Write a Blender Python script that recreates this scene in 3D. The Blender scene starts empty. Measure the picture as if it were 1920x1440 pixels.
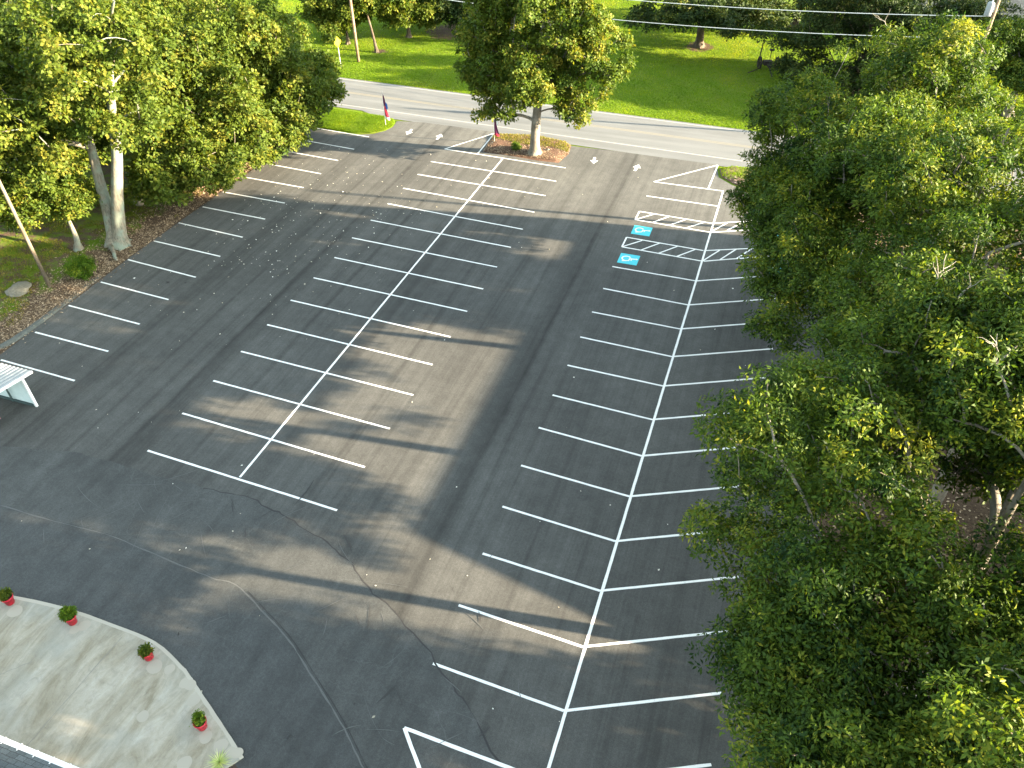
import bpy, math, random
import numpy as np
from mathutils import Matrix, Vector
rng = np.random.default_rng(7); random.seed(7)
C = bpy.context.scene.collection
R = math.radians
# ------------------------------------------------------------------ camera calibration
CAM = np.array([15.34317, -57.89165, 27.36215]); F = 1450.0
CR = np.array([[0.945679, 0.32489, -0.011745], [-0.201651, 0.614533, 0.762683], [-0.255006, 0.718885, -0.646666]])
def G(px, py, z=0.0):
    """ground (or level z) point seen at a given place of the photograph"""
    d = np.array([(px-960)/F, -(py-720)/F, 1.0]) @ CR
    return CAM + (z-CAM[2])/d[2]*d
def GG(pts, z=0.0): return [tuple(G(a, b, z)[:2]) for a, b in pts]
# ------------------------------------------------------------------ helpers
def tag(o, label=None, cat=None, group=None, kind=None):
    if label: o['label'] = label
    if cat: o['category'] = cat
    if group: o['group'] = group
    if kind: o['kind'] = kind
    return o
def mesh_obj(name, v, f, m, parent=None, smooth=False):
    me = bpy.data.meshes.new(name)
    v = np.asarray(v, dtype=np.float32).reshape(-1, 3)
    if isinstance(f, np.ndarray):
        k = f.shape[1]; n = f.shape[0]
        me.vertices.add(len(v)); me.vertices.foreach_set('co', v.ravel())
        me.loops.add(n*k); me.loops.foreach_set('vertex_index', f.astype(np.int32).ravel())
        me.polygons.add(n); me.polygons.foreach_set('loop_start', np.arange(0, n*k, k, dtype=np.int32))
        me.polygons.foreach_set('loop_total', np.full(n, k, dtype=np.int32))
    else:
        me.from_pydata(v.tolist(), [], f)
    me.update(calc_edges=True)
    if smooth: me.polygons.foreach_set('use_smooth', np.ones(len(me.polygons), dtype=bool))
    if m: me.materials.append(m)
    o = bpy.data.objects.new(name, me); C.objects.link(o)
    if parent: o.parent = parent
    return o
def empty(name, loc=(0, 0, 0), rz=0):
    o = bpy.data.objects.new(name, None); o.empty_display_size = .3
    o.location = loc; o.rotation_euler = (0, 0, rz); C.objects.link(o); return o
class MB:
    """collects shapes that become one mesh"""
    def __init__(s): s.v = []; s.f = []
    def add(s, v, f):
        n = len(s.v); s.v += [tuple(map(float, a)) for a in v]; s.f += [tuple(i+n for i in q) for q in f]; return s
    def box(s, c, d, rz=0, rx=0, ry=0):
        M = Matrix.Translation(c) @ Matrix.Rotation(rz, 4, 'Z') @ Matrix.Rotation(ry, 4, 'Y') @ Matrix.Rotation(rx, 4, 'X')
        v = [M @ Vector((x*d[0]/2, y*d[1]/2, z*d[2]/2)) for x in (-1, 1) for y in (-1, 1) for z in (-1, 1)]
        return s.add(v, [(0, 1, 3, 2), (4, 6, 7, 5), (0, 4, 5, 1), (2, 3, 7, 6), (0, 2, 6, 4), (1, 5, 7, 3)])
    def tube(s, pts, rad, n=8, cap=True):
        pts = [np.array(q, float) for q in pts]
        if np.isscalar(rad): rad = [rad]*len(pts)
        V = []; Fc = []
        for i, q in enumerate(pts):
            t = pts[min(i+1, len(pts)-1)]-pts[max(i-1, 0)]; t = t/(np.linalg.norm(t)+1e-9)
            a = np.cross(t, [0, 0, 1.]) if abs(t[2]) < .9 else np.cross(t, [1., 0, 0]); a /= np.linalg.norm(a); b = np.cross(t, a)
            for k in range(n):
                w = 2*math.pi*k/n; V.append(q+rad[i]*(math.cos(w)*a+math.sin(w)*b))
        for i in range(len(pts)-1):
            for k in range(n):
                k2 = (k+1) % n; Fc.append((i*n+k, i*n+k2, (i+1)*n+k2, (i+1)*n+k))
        if cap: Fc.append(tuple(range(n-1, -1, -1))); Fc.append(tuple((len(pts)-1)*n+k for k in range(n)))
        return s.add(V, Fc)
    def lathe(s, prof, c=(0, 0, 0), n=24):
        V = []; Fc = []
        for r, z in prof:
            for k in range(n):
                w = 2*math.pi*k/n; V.append((c[0]+r*math.cos(w), c[1]+r*math.sin(w), c[2]+z))
        for i in range(len(prof)-1):
            for k in range(n):
                k2 = (k+1) % n; Fc.append((i*n+k, i*n+k2, (i+1)*n+k2, (i+1)*n+k))
        return s.add(V, Fc)
    def prism(s, poly, z0, z1, top=True):
        n = len(poly)
        V = [(a, b, z0) for a, b in poly]+[(a, b, z1) for a, b in poly]
        Fc = [(i, (i+1) % n, n+(i+1) % n, n+i) for i in range(n)]
        if top: Fc.append(tuple(range(n, 2*n)))
        return s.add(V, Fc)
    def build(s, name, m, parent=None, smooth=False): return mesh_obj(name, s.v, s.f, m, parent, smooth)
def ribbon(name, pts, w, z, m, parent, jag=0.0, closed=False):
    """flat painted strip on the ground; pts are world xy"""
    P = [np.array(p[:2], float) for p in pts]
    if jag and len(P) == 2:
        n = max(3, int(np.linalg.norm(P[1]-P[0])/.35)); P = [P[0]+(P[1]-P[0])*i/n for i in range(n+1)]
    V = []; Fc = []
    for i, q in enumerate(P):
        t = P[min(i+1, len(P)-1)]-P[max(i-1, 0)]; t /= np.linalg.norm(t)+1e-9; nn = np.array([-t[1], t[0]])
        a = w/2*(1+jag*random.uniform(-1, 1)); b = w/2*(1+jag*random.uniform(-1, 1))
        V += [(*(q+nn*a), z), (*(q-nn*b), z)]
    for i in range(len(P)-1): Fc.append((2*i, 2*i+1, 2*i+3, 2*i+2))
    return mesh_obj(name, V, Fc, m, parent)
def smooth_curve(pts, k=8):
    P = [np.array(p[:2], float) for p in pts]; out = []
    for i in range(len(P)-1):
        p0 = P[max(i-1, 0)]; p1 = P[i]; p2 = P[i+1]; p3 = P[min(i+2, len(P)-1)]
        for j in range(k):
            t = j/k
            out.append(.5*((2*p1)+(-p0+p2)*t+(2*p0-5*p1+4*p2-p3)*t*t+(-p0+3*p1-3*p2+p3)*t**3))
    out.append(P[-1]); return out
# ------------------------------------------------------------------ materials
def mat(name, col=(.5, .5, .5), rough=.7, spec=.5, metal=0.0):
    m = bpy.data.materials.new(name); m.use_nodes = True
    b = m.node_tree.nodes['Principled BSDF']
    b.inputs['Base Color'].default_value = (*col, 1); b.inputs['Roughness'].default_value = rough
    b.inputs['Specular IOR Level'].default_value = spec; b.inputs['Metallic'].default_value = metal
    return m
class N:
    def __init__(s, m): s.m = m; s.t = m.node_tree; s.b = s.t.nodes['Principled BSDF']; s.co = s.t.nodes.new('ShaderNodeTexCoord')
    def new(s, t, **k):
        n = s.t.nodes.new(t)
        for a, b in k.items(): setattr(n, a, b)
        return n
    def l(s, a, b): s.t.links.new(a, b)
    def noise(s, scale, detail=4, rough=.55, stretch=None, rz=0, dist=0):
        n = s.new('ShaderNodeTexNoise'); n.inputs['Scale'].default_value = scale; n.inputs['Detail'].default_value = detail
        n.inputs['Roughness'].default_value = rough; n.inputs['Distortion'].default_value = dist
        mp = s.new('ShaderNodeMapping'); mp.inputs['Scale'].default_value = stretch or (1, 1, 1); mp.inputs['Rotation'].default_value = (0, 0, rz)
        s.l(s.co.outputs['Object'], mp.inputs['Vector']); s.l(mp.outputs[0], n.inputs['Vector']); return n.outputs['Fac']
    def ramp(s, fac, stops, interp='LINEAR'):
        r = s.new('ShaderNodeValToRGB'); r.color_ramp.interpolation = interp; e = r.color_ramp.elements
        while len(e) > 1: e.remove(e[0])
        for i, (p, c) in enumerate(stops):
            x = e[0] if i == 0 else e.new(p)
            x.position = p; x.color = (*c, 1) if hasattr(c, '__len__') else (c, c, c, 1)
        s.l(fac, r.inputs[0]); return r.outputs[0]
    def mix(s, fac, a, b, mode='MIX'):
        n = s.new('ShaderNodeMix', data_type='RGBA', blend_type=mode)
        for i, x in ((0, fac), (6, a), (7, b)):
            if isinstance(x, (int, float)): n.inputs[i].default_value = x
            elif isinstance(x, tuple): n.inputs[i].default_value = (*x, 1)
            else: s.l(x, n.inputs[i])
        return n.outputs[2]
    def math(s, op, a, b=None, clamp=False):
        n = s.new('ShaderNodeMath', operation=op); n.use_clamp = clamp
        for i, x in ((0, a), (1, b)):
            if x is None: continue
            if isinstance(x, (int, float)): n.inputs[i].default_value = x
            else: s.l(x, n.inputs[i])
        return n.outputs[0]
    def bump(s, h, strength=.3, dist=.02):
        n = s.new('ShaderNodeBump'); n.inputs['Strength'].default_value = strength; n.inputs['Distance'].default_value = dist
        s.l(h, n.inputs['Height']); s.l(n.outputs[0], s.b.inputs['Normal'])
    def base(s, c): s.l(c, s.b.inputs['Base Color'])

def asphalt(name, tint, dark=.82, seams=(), old=False):
    m = mat(name, rough=.88, spec=.25); n = N(m)
    fine = n.noise(38, 3, .8); mid = n.noise(1.3, 6, .65); big = n.noise(.11, 3)
    st = n.noise(1.0, 5, .6, (1.6, .035, 1)); st2 = n.noise(1.0, 5, .7, (7, .06, 1))
    c = n.ramp(fine, [(.25, tuple(x*.62 for x in tint)), (.5, tint), (.78, tuple(x*1.5 for x in tint))])
    c = n.mix(1, c, n.ramp(n.noise(9, 3, .8), [(.25, .84), (.5, 1.0), (.75, 1.2)]), 'MULTIPLY')
    c = n.mix(1, c, n.ramp(mid, [(.3, .84), (.7, 1.14)]), 'MULTIPLY')
    c = n.mix(1, c, n.ramp(big, [(.35, .86), (.65, 1.12)]), 'MULTIPLY')
    if not old:
        c = n.mix(1, c, n.ramp(st, [(.32, .78), (.5, 1.0), (.7, 1.12)]), 'MULTIPLY')
        c = n.mix(1, c, n.ramp(st2, [(.3, .86), (.55, 1.03), (.72, 1.0), (.8, 1.12)]), 'MULTIPLY')
    if seams:
        sx = n.new('ShaderNodeSeparateXYZ'); n.l(n.co.outputs['Object'], sx.inputs[0])
        wob = n.math('MULTIPLY', n.math('SUBTRACT', n.noise(1, 3, .6, (1, .22, 1)), .5), .42)
        x = n.math('MULTIPLY', n.math('ADD', n.math('ADD', sx.outputs[0], wob), 30.0), 1/60)
        stops = []
        for s_, w_, d_ in sorted(seams):
            p = (s_+30)/60
            stops += [(p-w_/60, 1.0), (p, d_), (p+w_/60*.6, 1.0)]
        bs = []
        for s_, w_, d_ in BANDS:
            p = (s_+30)/60; bs += [(p-w_/60, 1.0), (p-w_/60*.3, d_), (p+w_/60*.3, d_), (p+w_/60, 1.0)]
        c = n.mix(1, c, n.ramp(x, bs), 'MULTIPLY')
        brk = n.ramp(n.noise(1, 4, .7, (.5, .5, 1)), [(.3, 0.25), (.55, 1.0)])
        c = n.mix(brk, c, n.mix(1, c, n.ramp(x, stops), 'MULTIPLY'))
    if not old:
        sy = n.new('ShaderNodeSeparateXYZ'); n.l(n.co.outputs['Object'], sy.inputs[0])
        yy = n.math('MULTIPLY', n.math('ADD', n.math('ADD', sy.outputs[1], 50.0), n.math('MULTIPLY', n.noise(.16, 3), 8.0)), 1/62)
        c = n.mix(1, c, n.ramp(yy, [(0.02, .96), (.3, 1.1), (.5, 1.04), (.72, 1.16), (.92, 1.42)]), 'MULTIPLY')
    # light scuffs
    sc = n.ramp(n.noise(2.2, 7, .75, (1, 1, 1), dist=1.4), [(.60, 0.0), (.70, .22 if not old else .3)])
    c = n.mix(sc, c, tuple(x*1.9 for x in tint))
    # small dark stains
    dk = n.ramp(n.noise(.55, 5, .6, dist=.6), [(.66, 0.0), (.74, .38)])
    c = n.mix(dk, c, tuple(x*.45 for x in tint))
    if old:
        cr = n.new('ShaderNodeTexVoronoi', feature='DISTANCE_TO_EDGE'); cr.inputs['Scale'].default_value = .42
        nz = n.new('ShaderNodeTexNoise'); nz.inputs['Scale'].default_value = .5; nz.inputs['Detail'].default_value = 5
        n.l(n.co.outputs['Object'], nz.inputs['Vector'])
        va = n.new('ShaderNodeVectorMath', operation='ADD'); n.l(n.co.outputs['Object'], va.inputs[0]); 
        vs = n.new('ShaderNodeVectorMath', operation='SCALE'); n.l(nz.outputs['Color'], vs.inputs[0]); vs.inputs['Scale'].default_value = 2.5
        n.l(vs.outputs[0], va.inputs[1]); n.l(va.outputs[0], cr.inputs['Vector'])
        k = n.ramp(cr.outputs[0], [(.0, .34), (.012, 0.0)])
        k = n.mix(1, k, n.ramp(n.noise(.35, 3), [(.45, 0.0), (.6, 1.0)]), 'MULTIPLY')
        c = n.mix(k, c, tuple(x*1.7 for x in tint))
        sw = n.noise(1, 5, .65, (1.2, .12, 1), rz=R(-38))
        c = n.mix(1, c, n.ramp(sw, [(.3, .82), (.7, 1.16)]), 'MULTIPLY')
    n.base(c); n.bump(fine, .35, .012)
    return m
SEAMS = [(-21.6, .10, .70), (-18.3, .14, .6), (-15.0, .10, .66), (-12.4, .14, .55), (-8.9, .12, .66), (-5.3, .10, .68), (-1.9, .14, .58), (.85, .12, .58), (4.9, .14, .52), (7.9, .10, .64)]
BANDS = [(-17.7, .9, .84), (-12.0, 1.0, .8), (-5.0, .8, .86), (1.2, .9, .84), (4.5, 1.2, .78), (8.4, .9, .9), (16, 2.4, .92)]
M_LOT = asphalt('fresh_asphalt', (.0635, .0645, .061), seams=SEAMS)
M_DRIVE = asphalt('older_asphalt', (.060, .063, .0615), old=True)
M_APRON = asphalt('apron_asphalt', (.053, .0565, .0565), old=True)

def mk_road():
    m = mat('road_surface', rough=.85, spec=.3); n = N(m)
    f = n.noise(30, 3, .8); st = n.noise(1, 5, .6, (.03, 1.1, 1)); mid = n.noise(.8, 5, .6, (.3, 1, 1))
    c = n.ramp(f, [(.25, (.10, .107, .110)), (.5, (.128, .136, .139)), (.75, (.165, .174, .178))])
    c = n.mix(1, c, n.ramp(st, [(.3, .8), (.7, 1.1)]), 'MULTIPLY'); c = n.mix(1, c, n.ramp(mid, [(.3, .9), (.7, 1.08)]), 'MULTIPLY')
    n.base(c); n.bump(f, .3, .01); return m
M_ROAD = mk_road()
def mk_paint(name, col, wear=.25):
    m = mat(name, col, .75, .3); n = N(m)
    w = n.noise(9, 6, .8); w2 = n.noise(1.1, 4, .6)
    k = n.mix(1, n.ramp(w, [(.56, 0.0), (.66, 1.0)]), n.ramp(w2, [(.35, .15), (.65, 1.0)]), 'MULTIPLY')
    k = n.math('MULTIPLY', k, wear)
    n.base(n.mix(k, n.mix(n.noise(22, 3), tuple(x*.9 for x in col), col), tuple(x*.3 for x in col))); return m
M_WHITE = mk_paint('white_paint', (.76, .76, .74), .7)
M_OLDWHITE = mk_paint('worn_white_paint', (.30, .30, .29), .25)
M_YELLOW = mk_paint('worn_yellow_paint', (.195, .182, .145), .2)
M_BLUE = mk_paint('blue_paint', (.07, .50, .58), .3)

def mk_ground():
    m = mat('lawn_and_soil', rough=.95, spec=.1); n = N(m)
    at = n.new('ShaderNodeAttribute', attribute_name='litter'); lit = at.outputs['Fac']
    g1 = n.noise(14, 4, .7); g2 = n.noise(.6, 5, .6); g3 = n.noise(.13, 3)
    grass = n.ramp(g1, [(.25, (.040, .085, .005)), (.5, (.085, .145, .008)), (.75, (.14, .19, .012))])
    grass = n.mix(n.ramp(g2, [(.4, 0.0), (.7, .45)]), grass, (.13, .15, .03))
    grass = n.mix(n.ramp(g3, [(.55, 0.0), (.7, .3)]), grass, (.15, .13, .04))
    d1 = n.noise(9, 8, .85, dist=.4)
    dirt = n.ramp(d1, [(.25, (.025, .016, .011)), (.45, (.075, .05, .034)), (.6, (.13, .092, .062)), (.72, (.26, .19, .13)), (.8, (.10, .07, .045))])
    k = n.math('ADD', lit, n.math('MULTIPLY', n.math('SUBTRACT', n.noise(.7, 6, .7), .5), 1.5))
    k = n.ramp(k, [(.42, 0.0), (.58, 1.0)])
    n.base(n.mix(k, grass, dirt)); n.bump(n.noise(12, 6, .8), .8, .06); return m
M_GROUND = mk_ground()
def mk_mulch(name, a, b, c_):
    m = mat(name, rough=.95, spec=.1); n = N(m)
    d = n.noise(13, 8, .9, dist=.5)
    n.base(n.mix(1, n.ramp(d, [(.3, a), (.5, b), (.7, c_), (.78, b)]), n.ramp(n.noise(1.1, 4), [(.3, .75), (.7, 1.15)]), 'MULTIPLY')); n.bump(d, 1, .05); return m
M_MULCH = mk_mulch('mulch', (.03, .018, .012), (.11, .065, .045), (.26, .17, .13))
M_CHIP = mk_mulch('mulch_chips', (.06, .035, .022), (.17, .11, .08), (.36, .27, .20))
def mk_leaf(name, dark, light, warm, trans=.35):
    m = mat(name, rough=.6, spec=.16); n = N(m)
    at = n.new('ShaderNodeAttribute', attribute_name='tone')
    c = n.ramp(at.outputs['Fac'], [(0.0, dark), (.55, light), (.93, warm), (1.0, tuple(x*1.15 for x in warm))])
    oi = n.new('ShaderNodeObjectInfo')
    n.base(c)
    tr = n.new('ShaderNodeBsdfTranslucent'); n.l(n.mix(1, c, (1.5, 1.45, .6), 'MULTIPLY'), tr.inputs[0])
    mx = n.new('ShaderNodeMixShader'); mx.inputs[0].default_value = trans
    out = n.t.nodes['Material Output']
    n.l(n.b.outputs[0], mx.inputs[1]); n.l(tr.outputs[0], mx.inputs[2]); n.l(mx.outputs[0], out.inputs[0]); return m
M_LEAF_R = mk_leaf('oak_leaf', (.010, .032, .007), (.066, .110, .010), (.185, .190, .018), .30)
M_LEAF_L = mk_leaf('maple_leaf', (.035, .066, .009), (.085, .118, .014), (.175, .165, .025), .4)
M_LEAF_C = mk_leaf('broad_leaf', (.032, .064, .009), (.082, .120, .013), (.20, .18, .025), .38)
M_CEDAR = mk_leaf('cedar_spray', (.012, .028, .008), (.030, .052, .011), (.10, .11, .02), .2)
M_SHRUB = mk_leaf('shrub_leaf', (.035, .08, .008), (.09, .16, .012), (.22, .24, .02))
M_GRASS = mk_leaf('grass_blade', (.055, .12, .004), (.135, .22, .006), (.25, .27, .015), .45)
M_DRYGRASS = mk_leaf('dry_grass_blade', (.06, .09, .010), (.15, .15, .02), (.30, .23, .06), .4)
def mk_bark(name, a, b, c_):
    m = mat(name, rough=.9, spec=.15); n = N(m)
    s = n.noise(3, 7, .75, (3, 3, .55)); p = n.noise(1.1, 4, .6)
    n.base(n.mix(n.ramp(p, [(.45, 0.0), (.62, .8)]), n.ramp(s, [(.3, a), (.55, b), (.75, tuple(x*1.25 for x in b))]), c_)); n.bump(n.noise(5, 7, .8, (3, 3, .4)), .9, .05); return m
M_BARK = mk_bark('grey_bark', (.06, .052, .04), (.19, .165, .13), (.27, .25, .21))
M_TWIG = mk_bark('bare_twig', (.14, .125, .095), (.27, .25, .20), (.30, .28, .24))
M_BARK_D = mk_bark('dark_bark', (.03, .024, .018), (.09, .07, .05), (.13, .11, .085))
M_BARK_G = mk_bark('lichen_bark', (.06, .055, .042), (.20, .18, .14), (.19, .235, .19))
M_POLE = mk_bark('weathered_wood', (.12, .075, .045), (.24, .165, .11), (.30, .23, .17))
def mk_concrete():
    m = mat('stained_concrete', rough=.8, spec=.3); n = N(m)
    a = n.noise(.5, 8, .7, (2.2, .55, 1), rz=R(8), dist=.8); b = n.noise(3, 7, .75, dist=1.0); f = n.noise(45, 3, .7)
    c = n.ramp(a, [(.28, (.165, .140, .096)), (.42, (.25, .222, .165)), (.55, (.325, .298, .24)), (.72, (.41, .385, .335))])
    c = n.mix(1, c, n.ramp(b, [(.3, .8), (.5, 1.0), (.7, 1.12)]), 'MULTIPLY')
    c = n.mix(n.ramp(n.noise(.35, 4), [(.5, 0.0), (.68, .55)]), c, (.265, .275, .25))
    c = n.mix(1, c, n.ramp(f, [(.3, .86), (.7, 1.1)]), 'MULTIPLY')
    n.base(c); n.bump(f, .25, .008); return m
M_CONC = mk_concrete()
M_CONC_EDGE = mat('concrete_lip', (.36, .335, .28), .8)
M_STAIN = mat('water_mark', (.33, .303, .25), .8)
M_JOINT = mat('slab_joint', (.20, .19, .17), .9)
def noisy(name, a, b, sc=8, rough=.8, bump=.2, metal=0):
    m = mat(name, rough=rough, metal=metal); n = N(m); k = n.noise(sc, 5, .7)
    n.base(n.ramp(k, [(.3, a), (.7, b)])); n.bump(k, bump, .01); return m
M_METALW = noisy('white_sheet_metal', (.20, .22, .23), (.27, .29, .30), 3, .55, .05)
M_METALT = noisy('pale_wall_sheet', (.44, .53, .53), (.54, .62, .61), 3, .5, .05)
M_DARKM = mat('dark_frame', (.05, .08, .08), .6)
M_TRIM = mat('white_trim', (.8, .8, .8), .5)
M_RED = noisy('red_glazed_pot', (.42, .008, .025), (.55, .015, .04), 6, .35, .02)
M_SOIL = noisy('potting_soil', (.02, .014, .01), (.07, .05, .035), 30, .95, .6)
M_STONE = noisy('field_stone', (.09, .08, .06), (.22, .20, .15), 7, .9, .7)
M_IRON = noisy('rusted_iron', (.010, .008, .007), (.03, .02, .016), 15, .8, .4)
M_SIGN = mat('sign_yellow', (.80, .72, .01), .5)
M_BLACK = mat('sign_black', (.02, .02, .02), .6)
M_GALV = mat('galvanised_post', (.45, .46, .46), .5, metal=.3)
M_WIRE = mat('aluminium_cable', (.55, .58, .58), .45); M_POLE2 = mk_bark('grey_brown_wood', (.07, .055, .04), (.15, .12, .085), (.19, .17, .13))
M_FLAG_R = mat('flag_red', (.42, .02, .05), .8); M_FLAG_B = mat('flag_blue', (.03, .12, .45), .8)
M_FLAG_P = mat('flag_purple', (.10, .012, .06), .8); M_FLAG_W = mat('flag_white', (.75, .75, .75), .8)
def mk_shingle(name, a, b):
    m = mat(name, rough=.9); n = N(m)
    br = n.new('ShaderNodeTexBrick'); br.inputs['Scale'].default_value = 1; br.inputs['Brick Width'].default_value = .32; br.inputs['Row Height'].default_value = .16
    br.inputs['Mortar Size'].default_value = .008; br.inputs['Color1'].default_value = (*a, 1); br.inputs['Color2'].default_value = (*b, 1); br.inputs['Mortar'].default_value = (*[x*.4 for x in a], 1)
    n.l(n.co.outputs['Object'], br.inputs['Vector'])
    n.base(n.mix(1, br.outputs['Color'], n.ramp(n.noise(25, 3), [(.3, .7), (.7, 1.25)]), 'MULTIPLY')); return m
M_SHING = mk_shingle('roof_shingle', (.045, .055, .06), (.085, .10, .105))
M_SHING2 = mk_shingle('grey_roof_shingle', (.10, .095, .09), (.16, .15, .14))
M_BRICK = mk_shingle('brick_wall', (.28, .12, .08), (.36, .17, .11))
M_WALLW = noisy('painted_siding', (.55, .54, .50), (.66, .65, .61), 4)
M_GLASS = mat('window_glass', (.02, .025, .03), .1)
# ------------------------------------------------------------------ setting
def left_edge(y): return -24.5
# ground: one sheet, fine in the middle and reaching the horizon
gx = np.concatenate([np.linspace(-900, -90, 10), np.arange(-80, 80.1, .6), np.linspace(90, 900, 10)])
gy = np.concatenate([np.linspace(-900, -90, 10), np.arange(-80, 100.1, .6), np.linspace(110, 1000, 10)])
X, Y = np.meshgrid(gx, gy)
def vnoise(x, y, s, seed):
    r = np.random.default_rng(seed); T = r.random((64, 64)); x = x*s+1000; y = y*s+1000
    xi = np.floor(x).astype(int); yi = np.floor(y).astype(int); fx = x-xi; fy = y-yi; fx = fx*fx*(3-2*fx); fy = fy*fy*(3-2*fy)
    a = T[xi % 64, yi % 64]; b = T[(xi+1) % 64, yi % 64]; c = T[xi % 64, (yi+1) % 64]; d = T[(xi+1) % 64, (yi+1) % 64]
    return (a*(1-fx)+b*fx)*(1-fy)+(c*(1-fx)+d*fx)*fy
def road_mid(x): return 8.95-.038*(x+4)
def ground_z(x, y):
    x = np.asarray(x, float); y = np.asarray(y, float)
    dl = np.clip((-24.75-x)/3, 0, 1)*np.clip((3.2-y)/3, 0, 1)
    dr = np.clip((x-20.9)/3, 0, 1)*np.clip((2.0-y)/3, 0, 1)
    dn = np.clip((y-road_mid(x)-3.9)/4, 0, 1)
    k = np.maximum(np.maximum(dl, dr), dn)
    return -.03+k*(.06+.10*vnoise(x, y, .35, 3)+.05*vnoise(x, y, 1.1, 4)) + np.clip((y-16)/60, 0, 1)*.2
Z = ground_z(X, Y)
v = np.stack([X, Y, Z], -1).reshape(-1, 3); nx = len(gx); ny = len(gy)
ii = (np.arange(ny-1)[:, None]*nx+np.arange(nx-1)[None]).ravel()
ground = mesh_obj('ground', v, np.stack([ii, ii+1, ii+nx+1, ii+nx], 1), M_GROUND, smooth=True); tag(ground, kind='structure')
def sstep(a, b, x): t = np.clip((x-a)/(b-a), 0, 1); return t*t*(3-2*t)
def litter_fn(x, y):
    L = sstep(-28.6, -25.2, x)*(x < -20)*sstep(-1.5, -9, y)                 # mulch strip along the lot
    L = np.maximum(L, .50*(x < -24)*sstep(-4, -12, y))
    L = np.maximum(L, sstep(17, 20, x)*sstep(4.2, 2.6, y)*(x > 15))
    for cx, cy, r in ((5.5, 33.6, 2.3), (-23, 31, 4.5), (21.6, 25, 5.5), (29, 28, 6), (-28, 22, 1.2)):
        L = np.maximum(L, .95*sstep(r, r*.35, np.hypot(x-cx, y-cy)))
    return L
at = ground.data.attributes.new('litter', 'FLOAT', 'POINT'); at.data.foreach_set('value', litter_fn(X, Y).ravel().astype(np.float32))

# road with its edge and centre lines
xs = np.concatenate([np.linspace(-300, -60, 12), np.linspace(-55, 60, 60), np.linspace(70, 300, 12)])
def road_off(x): return road_mid(x)+np.where(x < -35, (x+35)**2*.0011, 0)
mb = MB()
for i, x in enumerate(xs):
    n0 = 4.6 if -20 < x < 14 else 3.75
    c = float(road_off(x)); mb.v += [(x, c-n0, 0.0), (x, c+3.55, 0.0)]
for i in range(len(xs)-1): mb.f.append((2*i, 2*i+2, 2*i+3, 2*i+1))
road = mb.build('road', M_ROAD); tag(road, kind='structure')
for off, m_, nm in ((-3.05, M_OLDWHITE, 'edge_line'), (3.2, M_OLDWHITE, 'edge_line'), (-.12, M_YELLOW, 'centre_line'), (.12, M_YELLOW, 'centre_line')):
    ribbon(nm, [(x, float(road_off(x))+off) for x in np.arange(-120, 120, 1.5)], .13, .004, m_, road, jag=.12)

# parking lot sheet
lot_poly = [(-24.55, -60), (-24.5, -34), (-24.55, -28), (-24.72, -23), (-24.65, -17), (-24.5, -9.4), (-24.4, -4), (-24.25, .7), (-21.2, .55), (-19.4, .7), (-18.3, 1.2), (-17.6, 2.2), (-17.35, 3.2), (-17.6, 4.55)]
top = [(-15, 4.95), (-12, 4.98), (-8, 4.75), (-4, 4.4), (-.9, 4.05), (3, 4.0), (7, 4.0), (11.4, 3.85)]
lot_poly += [(a+.0, b+.1*math.sin(a*2.3)) for a, b in top]
lot_poly += [(11.6, 3.1), (11.9, 1.6), (13.0, .6), (14.3, -.2), (14.8, -1.4), (15.3, -3.2), (17.5, -3.8), (20.6, -4.5), (20.9, -20), (20.7, -43), (21.2, -60)]
lot = MB().prism(lot_poly, -.04, .006).build('parking_lot', M_LOT); tag(lot, kind='structure')
# driveway that sweeps round the lower left, resurfaced in two passes
c1 = smooth_curve(GG([(-260, 800), (-60, 832), (85, 842), (180, 858), (270, 885), (380, 915), (470, 936), (530, 968), (590, 1005), (650, 1050), (700, 1112), (750, 1160), (830, 1262), (880, 1330), (960, 1480)]), 6)
c1 = [q+np.array([.05*math.sin(i*1.3)+.09*random.uniform(-1, 1), .05*math.sin(i*.9+1)+.07*random.uniform(-1, 1)]) for i, q in enumerate(c1)]
drive = mesh_obj('driveway', [(a, b, .011) for a, b in c1]+[(c1[-1][0], -62, .011), (c1[0][0], -62, .011)], [tuple(range(len(c1)+2))][::-1], M_DRIVE); tag(drive, kind='structure')
c2 = smooth_curve(GG([(-260, 880), (-80, 925), (0, 945), (100, 975), (200, 1000), (310, 1045), (400, 1082), (445, 1095), (500, 1150), (545, 1200), (590, 1270), (640, 1350), (680, 1430), (715, 1500)]), 6)
apron = mesh_obj('driveway_apron', [(a, b, .016) for a, b in c2]+[(c2[-1][0], -62, .016), (c2[0][0], -62, .016)], [tuple(range(len(c2)+2))], M_APRON); tag(apron, kind='structure')
M_SEAL = mk_paint('tar_edge', (.030, .030, .030), .2); M_SCUFF = mk_paint('grey_scuff', (.088, .092, .09), .9); M_SCUFF_D = mk_paint('dark_scuff', (.040, .040, .040), .9)
ribbon('tar_edge', [q+np.array([.0, .02]) for q in c1[30:]], .05, .0135, M_SEAL, drive, jag=.9)
ribbon('pale_edge', [q+np.array([-.02, -.06]) for q in c2], .05, .019, M_SCUFF, apron, jag=.9)
ribbon('tar_edge', [q+np.array([.03, .04]) for q in c2[44:]], .03, .0205, M_SEAL, apron, jag=.7)
mbl = MB(); mbd = MB()
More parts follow.
